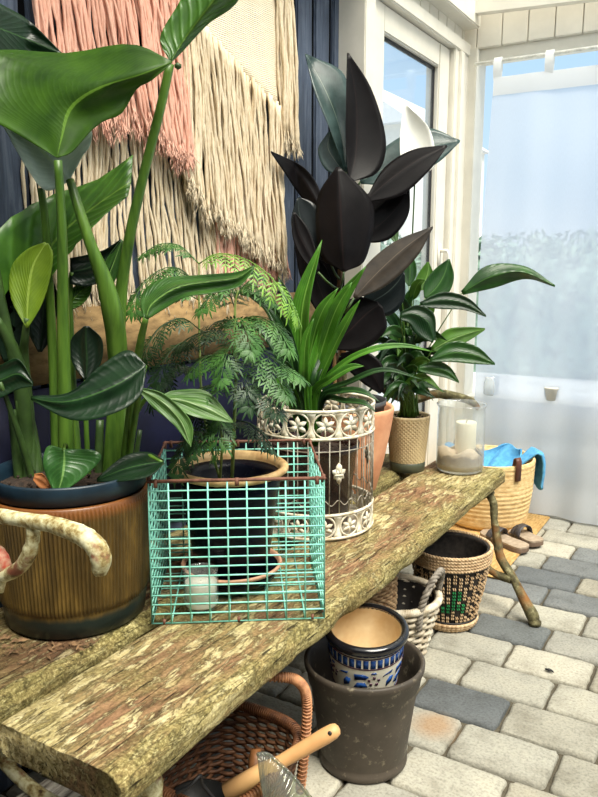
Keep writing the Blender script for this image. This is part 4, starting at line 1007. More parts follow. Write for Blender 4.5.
# bits in the trug: a dark wooden handle and black trays
a_ = np.array([-.80, 1.155, .165]); b_ = np.array([-.77, 1.10, .06])
ht = thing('garden_hand_fork', 'brown wooden handled hand fork standing inside the wicker basket', 'garden tool', tuple(b_))
part('handle', MB().tube([a_, a_*.85+b_*.15, a_*.4+b_*.6, b_], [.010, .015, .014, .010], 12), plain('oiled_brown_wood', (128, 84, 48), .5, .2, 20, .1), ht)
m = MB(); e_ = b_-(a_-b_)/np.linalg.norm(a_-b_)*.035
m.tube([b_, e_], .005, 8)
for s in (-1, 0, 1): m.tube([e_, e_+np.array([.012*s, .006*s, -.006])], .0025, 6)
part('tines', m, chrome, ht)
bt = thing('black_plant_tray', 'black plastic plant tray in the bottom of the wicker basket', 'tray', (-.86, 1.05, .02))
m = MB().lathe([(0, 0), (.05, 0), (.066, .07), (.069, .072), (.064, .073), (.048, .006), (0, .006)], (-.865, 1.045, .0185), 32); part('tray_body', m, plain('black_plastic', (26, 27, 28), .35), bt)
m = MB(); m.tube(crv([at(176, 793, 1.34), at(190, 786, 1.34), at(200, 776, 1.35), at(203, 785, 1.36), at(215, 800, 1.37)], 24), .0035, 6); part('cord', m, dark_rubber, bt)
# weathered logs under the near end
logm = N('silver_grey_driftwood'); v = logm.coord('Object', (16, 1.6, 16)); n1 = logm.noise(v, 4, 6, .7, .6); logm_m = logm.pbr(logm.ramp(n1, [(.36, rgb(52, 46, 42)), (.46, rgb(140, 132, 122)), (.62, rgb(210, 204, 192))]), .85, logm.bump(n1, .9, .006), 0, .2)
def log(p0, p1, r, seed, label):
    p0, p1 = np.array(p0, float), np.array(p1, float)
    o = np.minimum(p0, p1); m = MB(); n = 26; nn = 16; d = p1-p0; L = np.linalg.norm(d); d = d/L; u = np.cross(d, [0, 0, 1]); u /= np.linalg.norm(u); w_ = np.cross(u, d)
    vs = []
    for i in range(n):
        s = i/(n-1); c_ = p0+d*L*s+u*.01*mnoise.noise(Vector((s*3, seed, 0)))
        for j in range(nn):
            a = 2*math.pi*j/nn; rr = r*(1+.16*mnoise.noise(Vector((math.cos(a)*1.2+seed, math.sin(a)*1.2, s*3)))+.06*math.sin(a*6+seed))*(.93 if i in (0, n-1) else 1)
            vs.append(c_+u*rr*math.cos(a)+w_*rr*math.sin(a))
    fs = [(i*nn+j, i*nn+(j+1) % nn, (i+1)*nn+(j+1) % nn, (i+1)*nn+j) for i in range(n-1) for j in range(nn)]+[tuple(range(nn-1, -1, -1)), tuple((n-1)*nn+j for j in range(nn))]
    m.add(vs, fs); return solo('driftwood_log', m, logm_m, tuple((p0+p1)/2-np.array([0, 0, r])), label, 'log', 'driftwood logs under the bench')
log((-1.17, .50, .055), (-1.085, .90, .055), .052, 1, 'silver grey driftwood log on the floor nearest the wall, below the bench corner')
log((-1.055, .48, .050), (-.985, .86, .050), .046, 2, 'silver grey driftwood log on the floor, farther from the wall than its neighbour')
log((-1.115, .49, .147), (-1.03, .90, .147), .046, 3, 'silver grey driftwood log lying on top of two others')
# jars on the sill
sj = thing('clear_sill_jar', 'clear glass jar on the window sill behind the curtain', 'jar', (-1.035, 3.487, .5455))
part('jar_body', MB().lathe([(0, 0), (.034, 0), (.038, .006), (.038, .06), (.033, .072), (.033, .088), (.030, .088), (.031, .07), (.035, .058), (.035, .008), (0, .006)], (-1.035, 3.487, .5455), 28), thinglass('jar_glass', (.95, .97, .97), .35, 1.5), sj)
sj = thing('white_sill_pot', 'small white pot on the window sill behind the curtain', 'pot', (-.755, 3.487, .5455))
part('pot_body', MB().lathe([(0, 0), (.028, 0), (.034, .05), (.036, .052), (.036, .06), (.032, .06), (.026, .01), (0, .01)], (-.755, 3.487, .5455), 28), white_paint, sj)

tw = onz(549, 671, .004); m = MB()
m.tube(crv([tw+(-.012, .004, .001), tw+(-.003, 0, .003), tw+(.006, .002, .002), tw+(.014, -.003, .001)], 10), [.0015, .004, .003, .0045, .005, .004, .0035, .003, .002, .001], 6)
solo('dark_twig', m, dark_rubber, tuple(tw), 'tiny dark twig lying alone on the open paving', 'twig')
# ---------------------------------------------------------------- plants
def pp(lst, d):                                           # (px, py[, extra depth]) -> points
    return [at(p[0], p[1], d+(p[2] if len(p) > 2 else 0)) for p in lst]
WALLX = -1.262                                            # nothing grows into the wall hanging
def keep(p):
    return CAM+(p-CAM)*(WALLX/p[0]) if p[0] < WALLX else p
def blade(parent, mat, d, mid, left, right, bulge=.006, n=22, h=5, thick=.0012, rip=.0, label=None, ripn=14, fold=0.0):
    Mi, Le, Ri = crv(pp(mid, d), n), crv(pp(left, d), n), crv(pp(right, d), n)
    P = []
    for i in range(n):
        row = []; s = i/(n-1)
        env = math.sin(math.pi*min(1, max(0, s)))
        for k_ in range(-h, h+1):
            t = abs(k_)/h; E_ = Le[i] if k_ < 0 else Ri[i]
            p = Mi[i]+(E_-Mi[i])*t
            off = bulge*math.sin(math.pi*t)*env + rip*math.sin(2*math.pi*(s*ripn-t*2.0))*env*t - fold*(1-t)*env*-1
            row.append(keep(p+_f*off))
        P.append(row)
    m = MB().grid(P, True); o = part('leaf', m, mat, parent, label=label); solid(o, thick); return o
def sleaf(parent, mat, pts, w, roll=0.0, fold=.25, prof='lance', n=16, h=3, thick=.001, name='leaf', label=None, wavy=0.0, world=False, tip=0):
    """leaf along a 3-D midrib; w = half width in metres; roll turns the blade about its midrib"""
    P = crv(pts if world else [at(*p) for p in pts], n); rows = []
    for i in range(n):
        s = i/(n-1)
        if prof == 'lance': ww = w*(math.sin(math.pi*s**.8)**.8 if 0 < s < 1 else 0)
        elif prof == 'oval': ww = w*(max(0, 1-abs(2*s-1)**2.6))**.6
        elif prof == 'strap': ww = w*min(1, (.45+s*1.6))*(1 if s < .6 else max(0, 1-((s-.6)/.4)**1.9))
        elif prof == 'spathe': ww = w*(math.sin(math.pi*s**.62)**.8 if 0 < s < 1 else 0)
        t = P[min(i+1, n-1)]-P[max(i-1, 0)]; t = t/(np.linalg.norm(t)+1e-9)
        vw = P[i]-CAM; vw = vw/np.linalg.norm(vw)
        if world: vw = np.array([0, 0, -1.]) if abs(t[2]) < .93 else vw
        sd = np.cross(t, vw); sd /= np.linalg.norm(sd)+1e-9; nn = np.cross(sd, t)
        c_, s_ = math.cos(roll), math.sin(roll); sd2 = sd*c_+nn*s_; nn2 = nn*c_-sd*s_
        row = []
        for k_ in range(-h, h+1):
            u = k_/h; row.append(P[i]+sd2*ww*u-nn2*(abs(u)*fold*ww)+nn2*wavy*math.sin(s*22+u*2)*ww*abs(u))
        rows.append(row)
    o = part(name, MB().grid(rows, True), mat, parent, label=label)
    if thick: solid(o, thick)
    return o
def stalk(parent, mat, pts, rad, name='stem', n=None, label=None, sides=10):
    P = [keep(p) for p in crv([at(*p) if len(p) == 3 and not isinstance(p, np.ndarray) else p for p in pts], 5*(len(pts)-1)+1)]; R = np.interp(np.linspace(0, 1, len(P)), np.linspace(0, 1, len(rad)), rad)
    return part(name, MB().tube(P, list(R), sides), mat, parent, label=label)
# --- bird of paradise
g_bright = leafmat('green_paddle_underside', (72, 112, 24), (42, 76, 16), (120, 164, 56), 34, .9, .42, .34, .012, .05, .08)
g_mid = leafmat('green_paddle_leaf', (78, 122, 40), (44, 84, 26), (128, 166, 66), 9, .6, .35, .22, .018, .28, .5)
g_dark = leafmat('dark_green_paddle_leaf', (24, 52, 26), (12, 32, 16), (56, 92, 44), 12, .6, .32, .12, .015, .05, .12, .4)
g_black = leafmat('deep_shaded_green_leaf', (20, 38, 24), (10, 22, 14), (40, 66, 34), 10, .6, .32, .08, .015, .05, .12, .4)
g_grey = leafmat('pale_grey_green_leaf', (206, 222, 210), (170, 192, 178), (190, 210, 176), 18, .7, .4, .25, .03, .06, .2)
g_lime = leafmat('yellow_green_leaf', (124, 152, 40), (92, 122, 28), (160, 186, 80), 16, .7, .4, .3, .03, .10, .3)
petm = N('green_leaf_stalk'); f = petm.noise(petm.coord('Object', (30, 30, 3)), 2, 3); petm_m = petm.pbr(petm.ramp(f, [(.3, rgb(52, 84, 24)), (.7, rgb(96, 132, 46))]), .38, None, 0, .5, 0, .05)
petd = plain('dark_leaf_stalk', (62, 88, 40), .45, .2, 20, .05, c2=(36, 56, 26))
B = big
L = {}
L['a'] = blade(B, g_bright, 1.36, [(57,158),(62,138),(72,108),(100,88,-.02),(140,75,-.03),(172,62,-.02)], [(57,158),(14,132,.02),(-46,96,.05),(-16,52,.06),(66,53,.04),(130,44,.0),(172,61,-.02)], [(57,158),(72,152),(88,134),(102,122),(122,113),(136,90),(152,80,-.02),(172,63,-.02)], .010, rip=.0008, label='broad green paddle leaf seen from below')
stalk(L['a'], petm_m, [(58,160,1.362),(62,230,1.40),(63,300,1.44),(64,370,1.47),(66,440,1.50),(68,505,1.52)], [.0075,.009,.011,.0135,.0155,.017], 'leaf_stalk')
L['b'] = blade(B, g_dark, 1.46, [(-40,20),(-8,26),(24,38),(62,54)], [(-40,-24),(-6,0),(28,20),(62,53)], [(-40,58),(-6,54),(30,60),(62,55)], .012, label='dark green leaf tip behind the broad one')
stalk(L['b'], petd, [(-38,20,1.462),(-30,120,1.48),(0,300,1.53),(30,430,1.56),(40,505,1.55)], [.007,.009,.011,.014,.016], 'leaf_stalk')
L['c'] = blade(B, g_grey, 1.44, [(70,180),(52,162),(24,132),(-14,96),(-40,70)], [(70,181),(45,190,-.01),(22,160,-.02),(0,122),(-40,72)], [(70,179),(78,164),(92,132),(60,100),(-40,68)], .012, rip=.003, label='pale grey green leaf underside')
stalk(L['c'], petm_m, [(70,180,1.442),(80,212,1.44),(92,248,1.45),(104,280,1.47),(112,310,1.49),(117,345,1.52),(119,400,1.55),(118,500,1.56)], [.008,.010,.0115,.0165,.021,.021,.018,.018], 'leaf_stalk')
L['d'] = blade(B, g_mid, 1.40, [(170,62),(188,34),(218,-6,-.02),(262,-70,-.04)], [(169,60),(160,38),(176,8),(196,-20),(262,-71,-.04)], [(171,63),(184,50,.02),(208,24,.03),(240,-2,.02),(262,-69,-.04)], .008, label='upright leaf leaving the top of the photo')
stalk(L['d'], petm_m, [(170,64,1.402),(160,110,1.42),(146,165,1.45),(132,225,1.48),(124,270,1.51),(120,310,1.53),(114,420,1.55),(108,505,1.55)], [.0085,.009,.0095,.0105,.0115,.013,.016,.017], 'leaf_stalk')
part('leaf_node', MB().lathe([(0,-.007),(.0065,-.003),(.0065,.003),(0,.007)], tuple(at(178,66,1.40)), 10), petd, L['d'])
L['e'] = blade(B, g_mid, 1.53, [(-6,322,.0),(20,285),(48,250),(70,226),(100,203),(131,182)], [(-20,318,-.02),(-22,262,-.02),(6,222,-.01),(50,196,.02),(96,180,.03),(133,155,.02)], [(10,338,-.0),(36,298,-.03),(62,262,-.05),(86,234,-.05),(108,212,-.03),(128,196,-.01)], .010, rip=.004, ripn=9, label='large ribbed paddle leaf lying across the stalks')
stalk(L['e'], petd, [(-4,320,1.532),(8,340,1.54),(18,368,1.55),(24,410,1.56),(32,505,1.55)], [.010,.013,.016,.017,.017], 'leaf_stalk')
L['f'] = blade(B, g_lime, 1.47, [(27,328),(28,296),(33,266),(46,243)], [(26,328),(11,298),(11,268),(26,250),(45,242)], [(28,328),(42,304),(50,278),(53,254),(48,243)], .006, label='yellow green young leaf')
stalk(L['f'], petd, [(27,318,1.472),(25,338,1.49),(24,360,1.52),(30,420,1.55),(36,505,1.55)], [.006,.008,.010,.010,.011], 'leaf_stalk')
stalk(B, petm_m, [(41,188,1.46),(46,230,1.48),(50,300,1.52),(54,380,1.55),(58,505,1.56)], [.007,.008,.009,.010,.011], 'leaf_stalk')
L['g'] = blade(B, g_dark, 1.36, [(146,366,.02),(118,384),(84,398,-.01),(58,402,-.01),(31,398,.01)], [(146,365,.02),(128,350,.03),(100,366,.02),(70,392,.01),(31,396,.01)], [(146,367,.02),(140,396,.0),(112,414,-.02),(72,420,-.02),(31,400,.01)], .012, label='dark glossy heart shaped leaf at the front')
stalk(L['g'], petm_m, [(145,366,1.381),(138,400,1.44),(130,450,1.50),(122,505,1.53)], [.004,.006,.007,.008], 'leaf_stalk')
g_heart = leafmat('fresh_heart_leaf', (60, 106, 48), (34, 72, 32), (120, 160, 88), 10, .8, .32, .18, .02, .12, .15)
L['h'] = blade(B, g_heart, 1.38, [(64,449),(64,462),(62,478,-.01),(57,496,-.01)], [(64,449,.01),(48,446,.01),(43,462,.0),(47,478),(57,496,-.01)], [(64,449,.01),(92,450,.01),(101,458,.01),(84,477),(57,496,-.01)], .006, label='small fresh heart shaped leaf')
stalk(L['h'], petm_m, [(64,450,1.381),(66,446,1.44),(72,470,1.50),(76,505,1.53)], [.003,.004,.005,.006], 'leaf_stalk')
L['i'] = blade(B, g_dark, 1.42, [(164,462),(146,464),(122,470),(97,480)], [(164,460,.02),(148,452,.03),(124,456,.02),(97,478)], [(164,464,-.01),(150,476,-.02),(126,481,-.02),(97,482)], .008, label='low dark leaf beside the wire basket')
stalk(L['i'], petm_m, [(162,462,1.422),(140,455,1.47),(118,480,1.52),(112,505,1.54)], [.003,.005,.006,.007], 'leaf_stalk')
g_roll = leafmat('mid_green_rolled_leaf', (62, 102, 40), (38, 72, 28), (128, 168, 84), 16, 1.0, .35, .15, .02, .15, .3)
L['j'] = blade(B, g_roll, 1.38, [(146,318),(152,304),(176,288),(206,282),(236,278),(254,267)], [(144,318),(141,296,.05),(160,279,.06),(200,275,.05),(236,272,.03),(255,265)], [(148,319),(164,309,-.01),(186,297,-.02),(214,293,-.02),(240,286,-.01),(254,269)], .020, label='long rolled leaf reaching over the feathery plant')
stalk(L['j'], petm_m, [(146,318,1.382),(140,345,1.42),(132,400,1.48),(120,505,1.53)], [.0055,.0075,.009,.010], 'leaf_stalk')
g_str = leafmat('pale_striped_leaf', (90, 126, 62), (54, 90, 40), (150, 180, 120), 3, 3.0, .38, .2, .03, .35, .3)
L['k'] = blade(B, g_str, 1.39, [(137,388),(160,400),(180,420),(191,447)], [(137,387),(162,393),(184,412),(193,428),(191,447)], [(137,390),(154,408),(174,425),(190,446)], .006, label='narrow drooping leaf')
stalk(L['k'], petm_m, [(138,388,1.392),(134,384,1.43),(128,420,1.48),(118,505,1.53)], [.003,.004,.006,.007], 'leaf_stalk')
L['k2'] = blade(B, g_str, 1.44, [(158,398),(180,400),(206,408),(233,422)], [(158,397),(176,390,.02),(208,392,.02),(233,421)], [(158,399),(172,408,-.01),(200,418,-.01),(233,423)], .008, label='pale striped leaf above the dark pot')
stalk(L['k2'], petm_m, [(158,398,1.442),(148,396,1.46),(130,430,1.50),(120,505,1.53)], [.003,.004,.006,.007], 'leaf_stalk')
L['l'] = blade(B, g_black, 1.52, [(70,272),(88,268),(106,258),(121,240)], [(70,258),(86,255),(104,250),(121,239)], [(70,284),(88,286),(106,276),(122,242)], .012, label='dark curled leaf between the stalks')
stalk(L['l'], petm_m, [(72,272,1.522),(70,300,1.54),(74,400,1.56),(82,505,1.55)], [.005,.006,.007,.008], 'leaf_stalk')
L['l2'] = blade(B, g_roll, 1.52, [(100,300),(106,282),(114,262),(122,240)], [(99,300),(98,282),(106,260),(121,239)], [(101,300),(112,286),(121,264),(123,241)], .006)
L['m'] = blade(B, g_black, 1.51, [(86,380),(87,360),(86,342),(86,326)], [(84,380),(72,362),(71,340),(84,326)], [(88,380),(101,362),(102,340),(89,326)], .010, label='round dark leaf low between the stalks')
stalk(L['m'], petm_m, [(86,380,1.512),(86,420,1.53),(90,505,1.54)], [.004,.005,.006], 'leaf_stalk')
L['n'] = blade(B, g_dark, 1.44, [(-30,388),(0,380),(18,374),(33,384)], [(-30,372),(-2,366),(18,359),(33,382)], [(-30,405),(0,398),(16,390),(33,386)], .010)
stalk(L['n'], petd, [(0,382,1.442),(14,420,1.48),(30,470,1.53),(40,505,1.54)], [.004,.006,.007,.008], 'leaf_stalk')
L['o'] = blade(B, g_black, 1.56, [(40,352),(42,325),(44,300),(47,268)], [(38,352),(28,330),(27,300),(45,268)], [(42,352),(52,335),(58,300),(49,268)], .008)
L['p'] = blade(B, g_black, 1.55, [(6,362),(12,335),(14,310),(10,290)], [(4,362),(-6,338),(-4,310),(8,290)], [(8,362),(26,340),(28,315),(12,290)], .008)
L['q'] = blade(B, g_mid, 1.54, [(66,310),(76,296),(84,288),(92,276)], [(66,309),(70,292),(80,282),(92,275)], [(66,311),(80,306),(90,294),(93,277)], .004)
dead = plain('dry_leaf_scrap', (176, 112, 64), .8, .2, 40, .3)
L['dry'] = blade(B, dead, 1.42, [(34,477),(42,480),(50,488)], [(34,474),(43,474),(51,486)], [(33,480),(40,488),(49,490)], .004, n=8, label='dry brown leaf scrap on the soil')
for (x0, y0, x1, y1, rr) in ((20,400,30,505,.012), (12,410,22,505,.010), (100,420,98,505,.010), (140,430,128,505,.006)):
    stalk(B, petd, [(x0,y0,1.55),((x0+x1)/2,(y0+y1)/2,1.555),(x1,y1,1.55)], [rr*.8, rr, rr*1.1], 'leaf_stalk')
# --- feathery plant
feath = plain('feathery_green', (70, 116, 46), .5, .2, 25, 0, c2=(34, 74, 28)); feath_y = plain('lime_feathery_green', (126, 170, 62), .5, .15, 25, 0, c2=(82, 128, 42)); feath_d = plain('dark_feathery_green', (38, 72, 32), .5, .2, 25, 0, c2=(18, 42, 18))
stem_g = plain('pale_green_stem', (150, 168, 88), .5, .15, 30, .1, c2=(110, 134, 66))
def frond(parent, mat, path, plen, npin, droop=.3, seed=0, lw=.0022, ll=.0215, world=False):
    rnd = random.Random(seed); P = crv(path if world else [at(*p) for p in path], 40); m = MB()
    m.tube(P[::3]+[P[-1]], list(np.linspace(.0014, .0006, len(P[::3])+1)), 5)
    def leaflet(p, d, nrm, L_, W_):
        d = d/np.linalg.norm(d); s_ = np.cross(d, nrm); s_ /= np.linalg.norm(s_)+1e-9; n2 = np.cross(s_, d)
        a = p+d*L_*.35; b = p+d*L_*.75-n2*L_*.05; e_ = p+d*L_-n2*L_*.14
        m.add([p, a+s_*W_-n2*W_*.3, a, a-s_*W_-n2*W_*.3, b+s_*W_*.7, b, b-s_*W_*.7, e_], [(0,1,2), (0,2,3), (1,4,5,2), (2,5,6,3), (4,7,5), (5,7,6)])
    for k_ in range(npin):
        s = .14+.84*k_/(npin-1); i = min(38, int(s*39)); p = P[i]; t = P[i+1]-P[max(i-1, 0)]; t = t/np.linalg.norm(t)
        upv = np.array([0, 0, 1.])-t*t[2]; 
        if np.linalg.norm(upv) < .2: upv = -_f
        upv = upv/np.linalg.norm(upv); sd = np.cross(t, upv)
        pl = plen*(math.sin(math.pi*(.16+.80*s))**.7)*rnd.uniform(.85, 1.12)
        for sg_ in (-1, 1):
            d = t*.62+sd*sg_*.85+upv*rnd.uniform(-.25, .12); d /= np.linalg.norm(d)
            q_ = p; nseg = 4; prev = p
            for j in range(1, nseg+1):
                dd = d-np.array([0, 0, droop*j/nseg]); dd /= np.linalg.norm(dd)
                cur = prev+dd*pl/nseg; m.tube([prev, cur], [.0007, .0006], 3, cap=False)
                nrm = np.cross(dd, np.cross(upv, dd)); nrm = nrm/(np.linalg.norm(nrm)+1e-9); s3 = np.cross(dd, nrm)
                f_ = ll*(1-.45*abs(j/nseg-.45))*rnd.uniform(.8, 1.15)
                for g_ in (-1, 1): leaflet(prev+(cur-prev)*.6, dd*.75+s3*g_*.62, nrm, f_, lw)
                prev = cur
            leaflet(prev, dd, nrm, ll*1.1, lw)
    leaflet(P[-1], P[-1]-P[-3], upv, ll*1.2, lw)
    return part('frond', m, mat, parent)
cf3 = np.array([cF[0], cF[1], 0])
def fp(x, y, dd=0): return at(x, y, 1.545+dd)
stalk(fern, stem_g, [np.array([cF[0], cF[1], .635]), fp(234,430), fp(236,370), fp(235,310), fp(238,290)], [.0042, .0038, .0034, .0026, .0015], 'stem')
stalk(fern, stem_g, [np.array([cF[0]-.03, cF[1]+.02, .635]), fp(205,420,.06), fp(200,360,.07), fp(199,300,.07), fp(199,262,.06)], [.0030, .0028, .0024, .002, .0014], 'stem')
stalk(fern, stem_g, [np.array([cF[0]-.02, cF[1]-.02, .635]), fp(222,440,-.01), fp(216,410,-.02)], [.0030, .0026, .0018], 'stem')
fr = [ # path px, pinna length, count, droop, mat
 ([(199,264,.06),(216,254,.03),(240,257,.0),(266,272,-.03),(288,300,-.05),(298,318,-.05)], .052, 15, .95, feath_y),
 ([(199,264,.06),(180,246,.06),(160,244,.04),(142,254,.02)], .034, 10, .55, feath),
 ([(199,286,.07),(178,268,.05),(156,272,.03),(138,292,.0),(133,312,-.01)], .040, 12, .8, feath),
 ([(199,300,.07),(176,290,.05),(152,300,.03),(142,312,.02)], .036, 10, .6, feath),
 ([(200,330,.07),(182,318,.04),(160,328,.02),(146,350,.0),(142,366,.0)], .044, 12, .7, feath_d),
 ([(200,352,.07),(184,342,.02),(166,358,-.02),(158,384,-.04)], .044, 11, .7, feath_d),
 ([(236,300,0),(228,285,.0),(214,292,-.02),(200,310,-.04)], .040, 10, .6, feath),
 ([(236,300,0),(244,286,.0),(258,288,-.02),(276,304,-.03)], .038, 10, .5, feath),
 ([(236,325,0),(254,316,-.02),(276,326,-.05),(290,350,-.07)], .046, 11, .6, feath),
 ([(236,345,0),(256,348,-.03),(280,364,-.06),(302,378,-.08)], .048, 12, .35, feath),
 ([(236,362,0),(258,362,-.05),(276,376,-.08),(288,396,-.10)], .046, 11, .5, feath),
 ([(236,372,0),(222,356,-.03),(204,358,-.06),(188,374,-.07)], .046, 11, .5, feath),
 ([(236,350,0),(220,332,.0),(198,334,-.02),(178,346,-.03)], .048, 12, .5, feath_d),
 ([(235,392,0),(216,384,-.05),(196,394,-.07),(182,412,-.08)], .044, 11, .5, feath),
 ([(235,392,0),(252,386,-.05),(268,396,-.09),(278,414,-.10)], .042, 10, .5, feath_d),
 ([(235,335,0),(238,318,-.04),(246,330,-.09),(252,352,-.11)], .040, 10, .6, feath),
 ([(235,355,0),(232,344,-.05),(226,356,-.10),(220,380,-.12)], .042, 10, .6, feath),
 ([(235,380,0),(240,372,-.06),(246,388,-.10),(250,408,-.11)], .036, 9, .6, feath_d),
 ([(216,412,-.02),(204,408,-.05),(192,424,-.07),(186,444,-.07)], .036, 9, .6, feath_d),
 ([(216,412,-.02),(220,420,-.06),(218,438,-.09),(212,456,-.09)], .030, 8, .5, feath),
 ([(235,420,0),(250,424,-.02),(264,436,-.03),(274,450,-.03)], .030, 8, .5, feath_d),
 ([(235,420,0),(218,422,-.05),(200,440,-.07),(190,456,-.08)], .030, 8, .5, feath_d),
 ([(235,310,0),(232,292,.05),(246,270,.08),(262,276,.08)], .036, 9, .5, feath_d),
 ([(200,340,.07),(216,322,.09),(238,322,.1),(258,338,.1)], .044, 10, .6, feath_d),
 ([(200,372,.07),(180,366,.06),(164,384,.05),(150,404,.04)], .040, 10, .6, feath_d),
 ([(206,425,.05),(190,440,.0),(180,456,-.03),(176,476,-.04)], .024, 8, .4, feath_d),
]
for i, (p, pl, npn, dr, mt) in enumerate(fr): frond(fern, mt, [fp(*q_) for q_ in p], pl*.95, max(6, int(npn*.85)), dr, i, world=True)
# --- strap leaved plant in the birdcage
g_strap = leafmat('strap_leaf_green', (82, 138, 38), (46, 92, 22), (140, 188, 84), 0, 0, .36, .28, .03, .28, .25, .5, 9)
g_strapd = leafmat('strap_leaf_dark', (36, 74, 30), (20, 46, 20), (84, 130, 60), 0, 0, .36, .15, .03, .2, .25, .5, 9)
def S(pts, w, roll=0, mat=g_strap, fold=.5, label=None):
    D = 2.0; z0 = at(*pts[0][:2], D)
    base = np.array([cG[0]+(pts[0][0]-316)*.0011, cG[1], ZS+.21])
    return sleaf(strap, mat, [base]+[at(p[0], p[1], D+(p[2] if len(p) > 2 else 0)) for p in pts], w, roll, fold, 'strap', 20, 3, .0012, world=True) if False else sl_view(strap, mat, [base]+[at(p[0], p[1], D+(p[2] if len(p) > 2 else 0)) for p in pts], w, roll, fold, label)
def sl_view(parent, mat, pts, w, roll, fold, label=None, prof='strap', n=20, name='leaf', thick=.0012, wavy=0):
    P = crv(pts, n); rows = []
    for i in range(n):
        s = i/(n-1)
        if prof == 'strap': ww = w*min(1, (.45+s*1.6))*(1 if s < .6 else max(.02, 1-((s-.6)/.4)**1.9))
        elif prof == 'lance': ww = w*max(.01, math.sin(math.pi*min(1, s)**.72))**.95*(1.15-.35*s)
        elif prof == 'spathe': ww = w*max(.01, math.sin(math.pi*min(1, s)**.62))**.8
        elif prof == 'oval': ww = w*(max(.0005, 1-abs(2*s-1)**2.6))**.6
        t = P[min(i+1, n-1)]-P[max(i-1, 0)]; t = t/(np.linalg.norm(t)+1e-9)
        vw = P[i]-CAM; vw /= np.linalg.norm(vw); sd = np.cross(t, vw); sd /= np.linalg.norm(sd)+1e-9; nn = np.cross(sd, t)
        c_, s_ = math.cos(roll), math.sin(roll); sd2 = sd*c_+nn*s_; nn2 = nn*c_-sd*s_
        rows.append([P[i]+sd2*ww*u-nn2*(abs(u)*fold*ww)+nn2*wavy*math.sin(s*24+u*2)*ww*abs(u) for u in np.linspace(-1, 1, 7)])
    o = part(name, MB().grid(rows, True), mat, parent, label=label); solid(o, thick); return o
S([(302,392),(301,350),(304,300,-.02),(322,240,-.03)], .030, .5, g_strap, .5)
S([(310,392),(322,340),(340,300,-.03),(366,266,-.06)], .024, -.4)
S([(312,392),(322,350),(336,310,-.05),(352,282,-.08)], .022, .3)
S([(298,392),(288,345),(272,308,.04),(244,292,.06)], .022, .4, g_strapd)
S([(300,392),(292,350),(280,318,-.02),(262,300,-.02)], .017, .3, g_strapd)
S([(304,392),(296,330,.05),(288,300,.06),(278,276,.08)], .018, .3, g_strapd)
S([(318,394),(342,365,-.03),(372,350,-.05),(404,346,-.05),(434,352,-.05)], .009, .5, g_strap)
S([(320,398),(350,382,-.05),(384,370,-.08),(424,380,-.10)], .008, .5, g_strapd)
S([(322,400),(340,392,-.06),(362,392,-.10),(380,402,-.12)], .010, .7, g_strapd)
S([(290,398),(276,384,-.03),(262,378,-.06),(246,384,-.08)], .010, .6, g_strapd)
S([(296,398),(286,390,-.05),(280,392,-.08),(276,406,-.10)], .012, .3, g_strap)
S([(324,402),(346,402,-.08),(364,404,-.12),(376,412,-.13)], .010, .8, g_strapd)
S([(306,394),(304,372,-.05),(306,340,-.07),(314,318,-.08)], .013, .2)
S([(314,396),(330,380,-.06),(350,368,-.08),(364,366,-.09)], .012, .4)
S([(300,398),(294,380,-.06),(288,366,-.09),(280,358,-.1)], .012, .3, g_strapd)
S([(306,392),(312,345),(322,312,-.04),(338,288,-.06)], .020, .2)
S([(296,394),(284,360,-.02),(268,334,-.02),(254,322,-.01)], .016, .3, g_strapd)
S([(316,394),(332,352,-.04),(348,320,-.08),(360,300,-.1)], .014, .5)
S([(290,400),(284,390,-.08),(280,382,-.1),(279,370,-.1)], .011, .3)
S([(316,396),(316,376,-.02),(328,350,.02),(336,330,.03)], .012, .4, g_strapd)
# --- rubber plant
burg = leafmat('near_black_burgundy_leaf', (20, 17, 18), (11, 9, 10), (38, 27, 26), 40, .5, .36, .03, .010, .02, .03, .12)
burgl = leafmat('brown_grey_rubber_leaf', (66, 58, 50), (42, 38, 34), (96, 84, 70), 40, .5, .34, .04, .012, .05, .04, .3)
teal = leafmat('dusky_teal_rubber_leaf', (66, 86, 84), (38, 56, 54), (110, 124, 110), 40, .5, .26, .04, .010, .05, .04, .4)
teald = leafmat('dark_teal_rubber_leaf', (22, 30, 31), (12, 18, 19), (64, 74, 70), 40, .5, .28, .03, .010, .05, .04, .3)
barkst = plain('brown_woody_stem', (112, 82, 54), .75, .2, 40, .4, c2=(74, 52, 36))
R = rub; DR = 2.30
def ratt(o, x, y, sx, sy, d=DR): stalk(o, petd, [(x, y, d+.0), ((x+sx)/2, (y+sy)/2+2, d+.012), (sx, sy, 2.335)], [.0032, .0034, .004], 'leaf_stalk', sides=8)
stalk(R, barkst, [np.array([cT[0], cT[1], .715]), at(337,370,2.345), at(338,320,2.34), at(341,260,2.335), at(346,200,2.33), at(348,176,2.33)], [.011, .010, .009, .008, .006, .004], 'stem')
stalk(R, plain('tan_plant_stake', (186, 142, 92), .7, .15, 20, .2), [np.array([cT[0]-.01, cT[1]-.045, .715]), at(335,382,2.31), at(334,346,2.31)], [.006, .006, .006], 'stake', label='tan plant stake')
o = blade(R, burg, DR, [(350,182),(356,150,.02),(356,100,.02),(348,53)], [(349,182),(346,150),(346,100,-.01),(347,53)], [(351,182),(378,172,.02),(386,140,.03),(372,90,.02),(349,53)], .0025, label='tallest upright near black leaf'); ratt(o, 350, 182, 347, 198)
o = blade(R, teal, DR+.05, [(346,172),(340,130),(326,92),(306,54)], [(345,172),(330,130,-.02),(314,90,-.02),(305,54)], [(347,172),(347,130,.02),(345,76,.03),(307,54)], .0025, label='teal upper leaf with pale margin'); ratt(o, 346, 172, 346, 200, DR+.05)
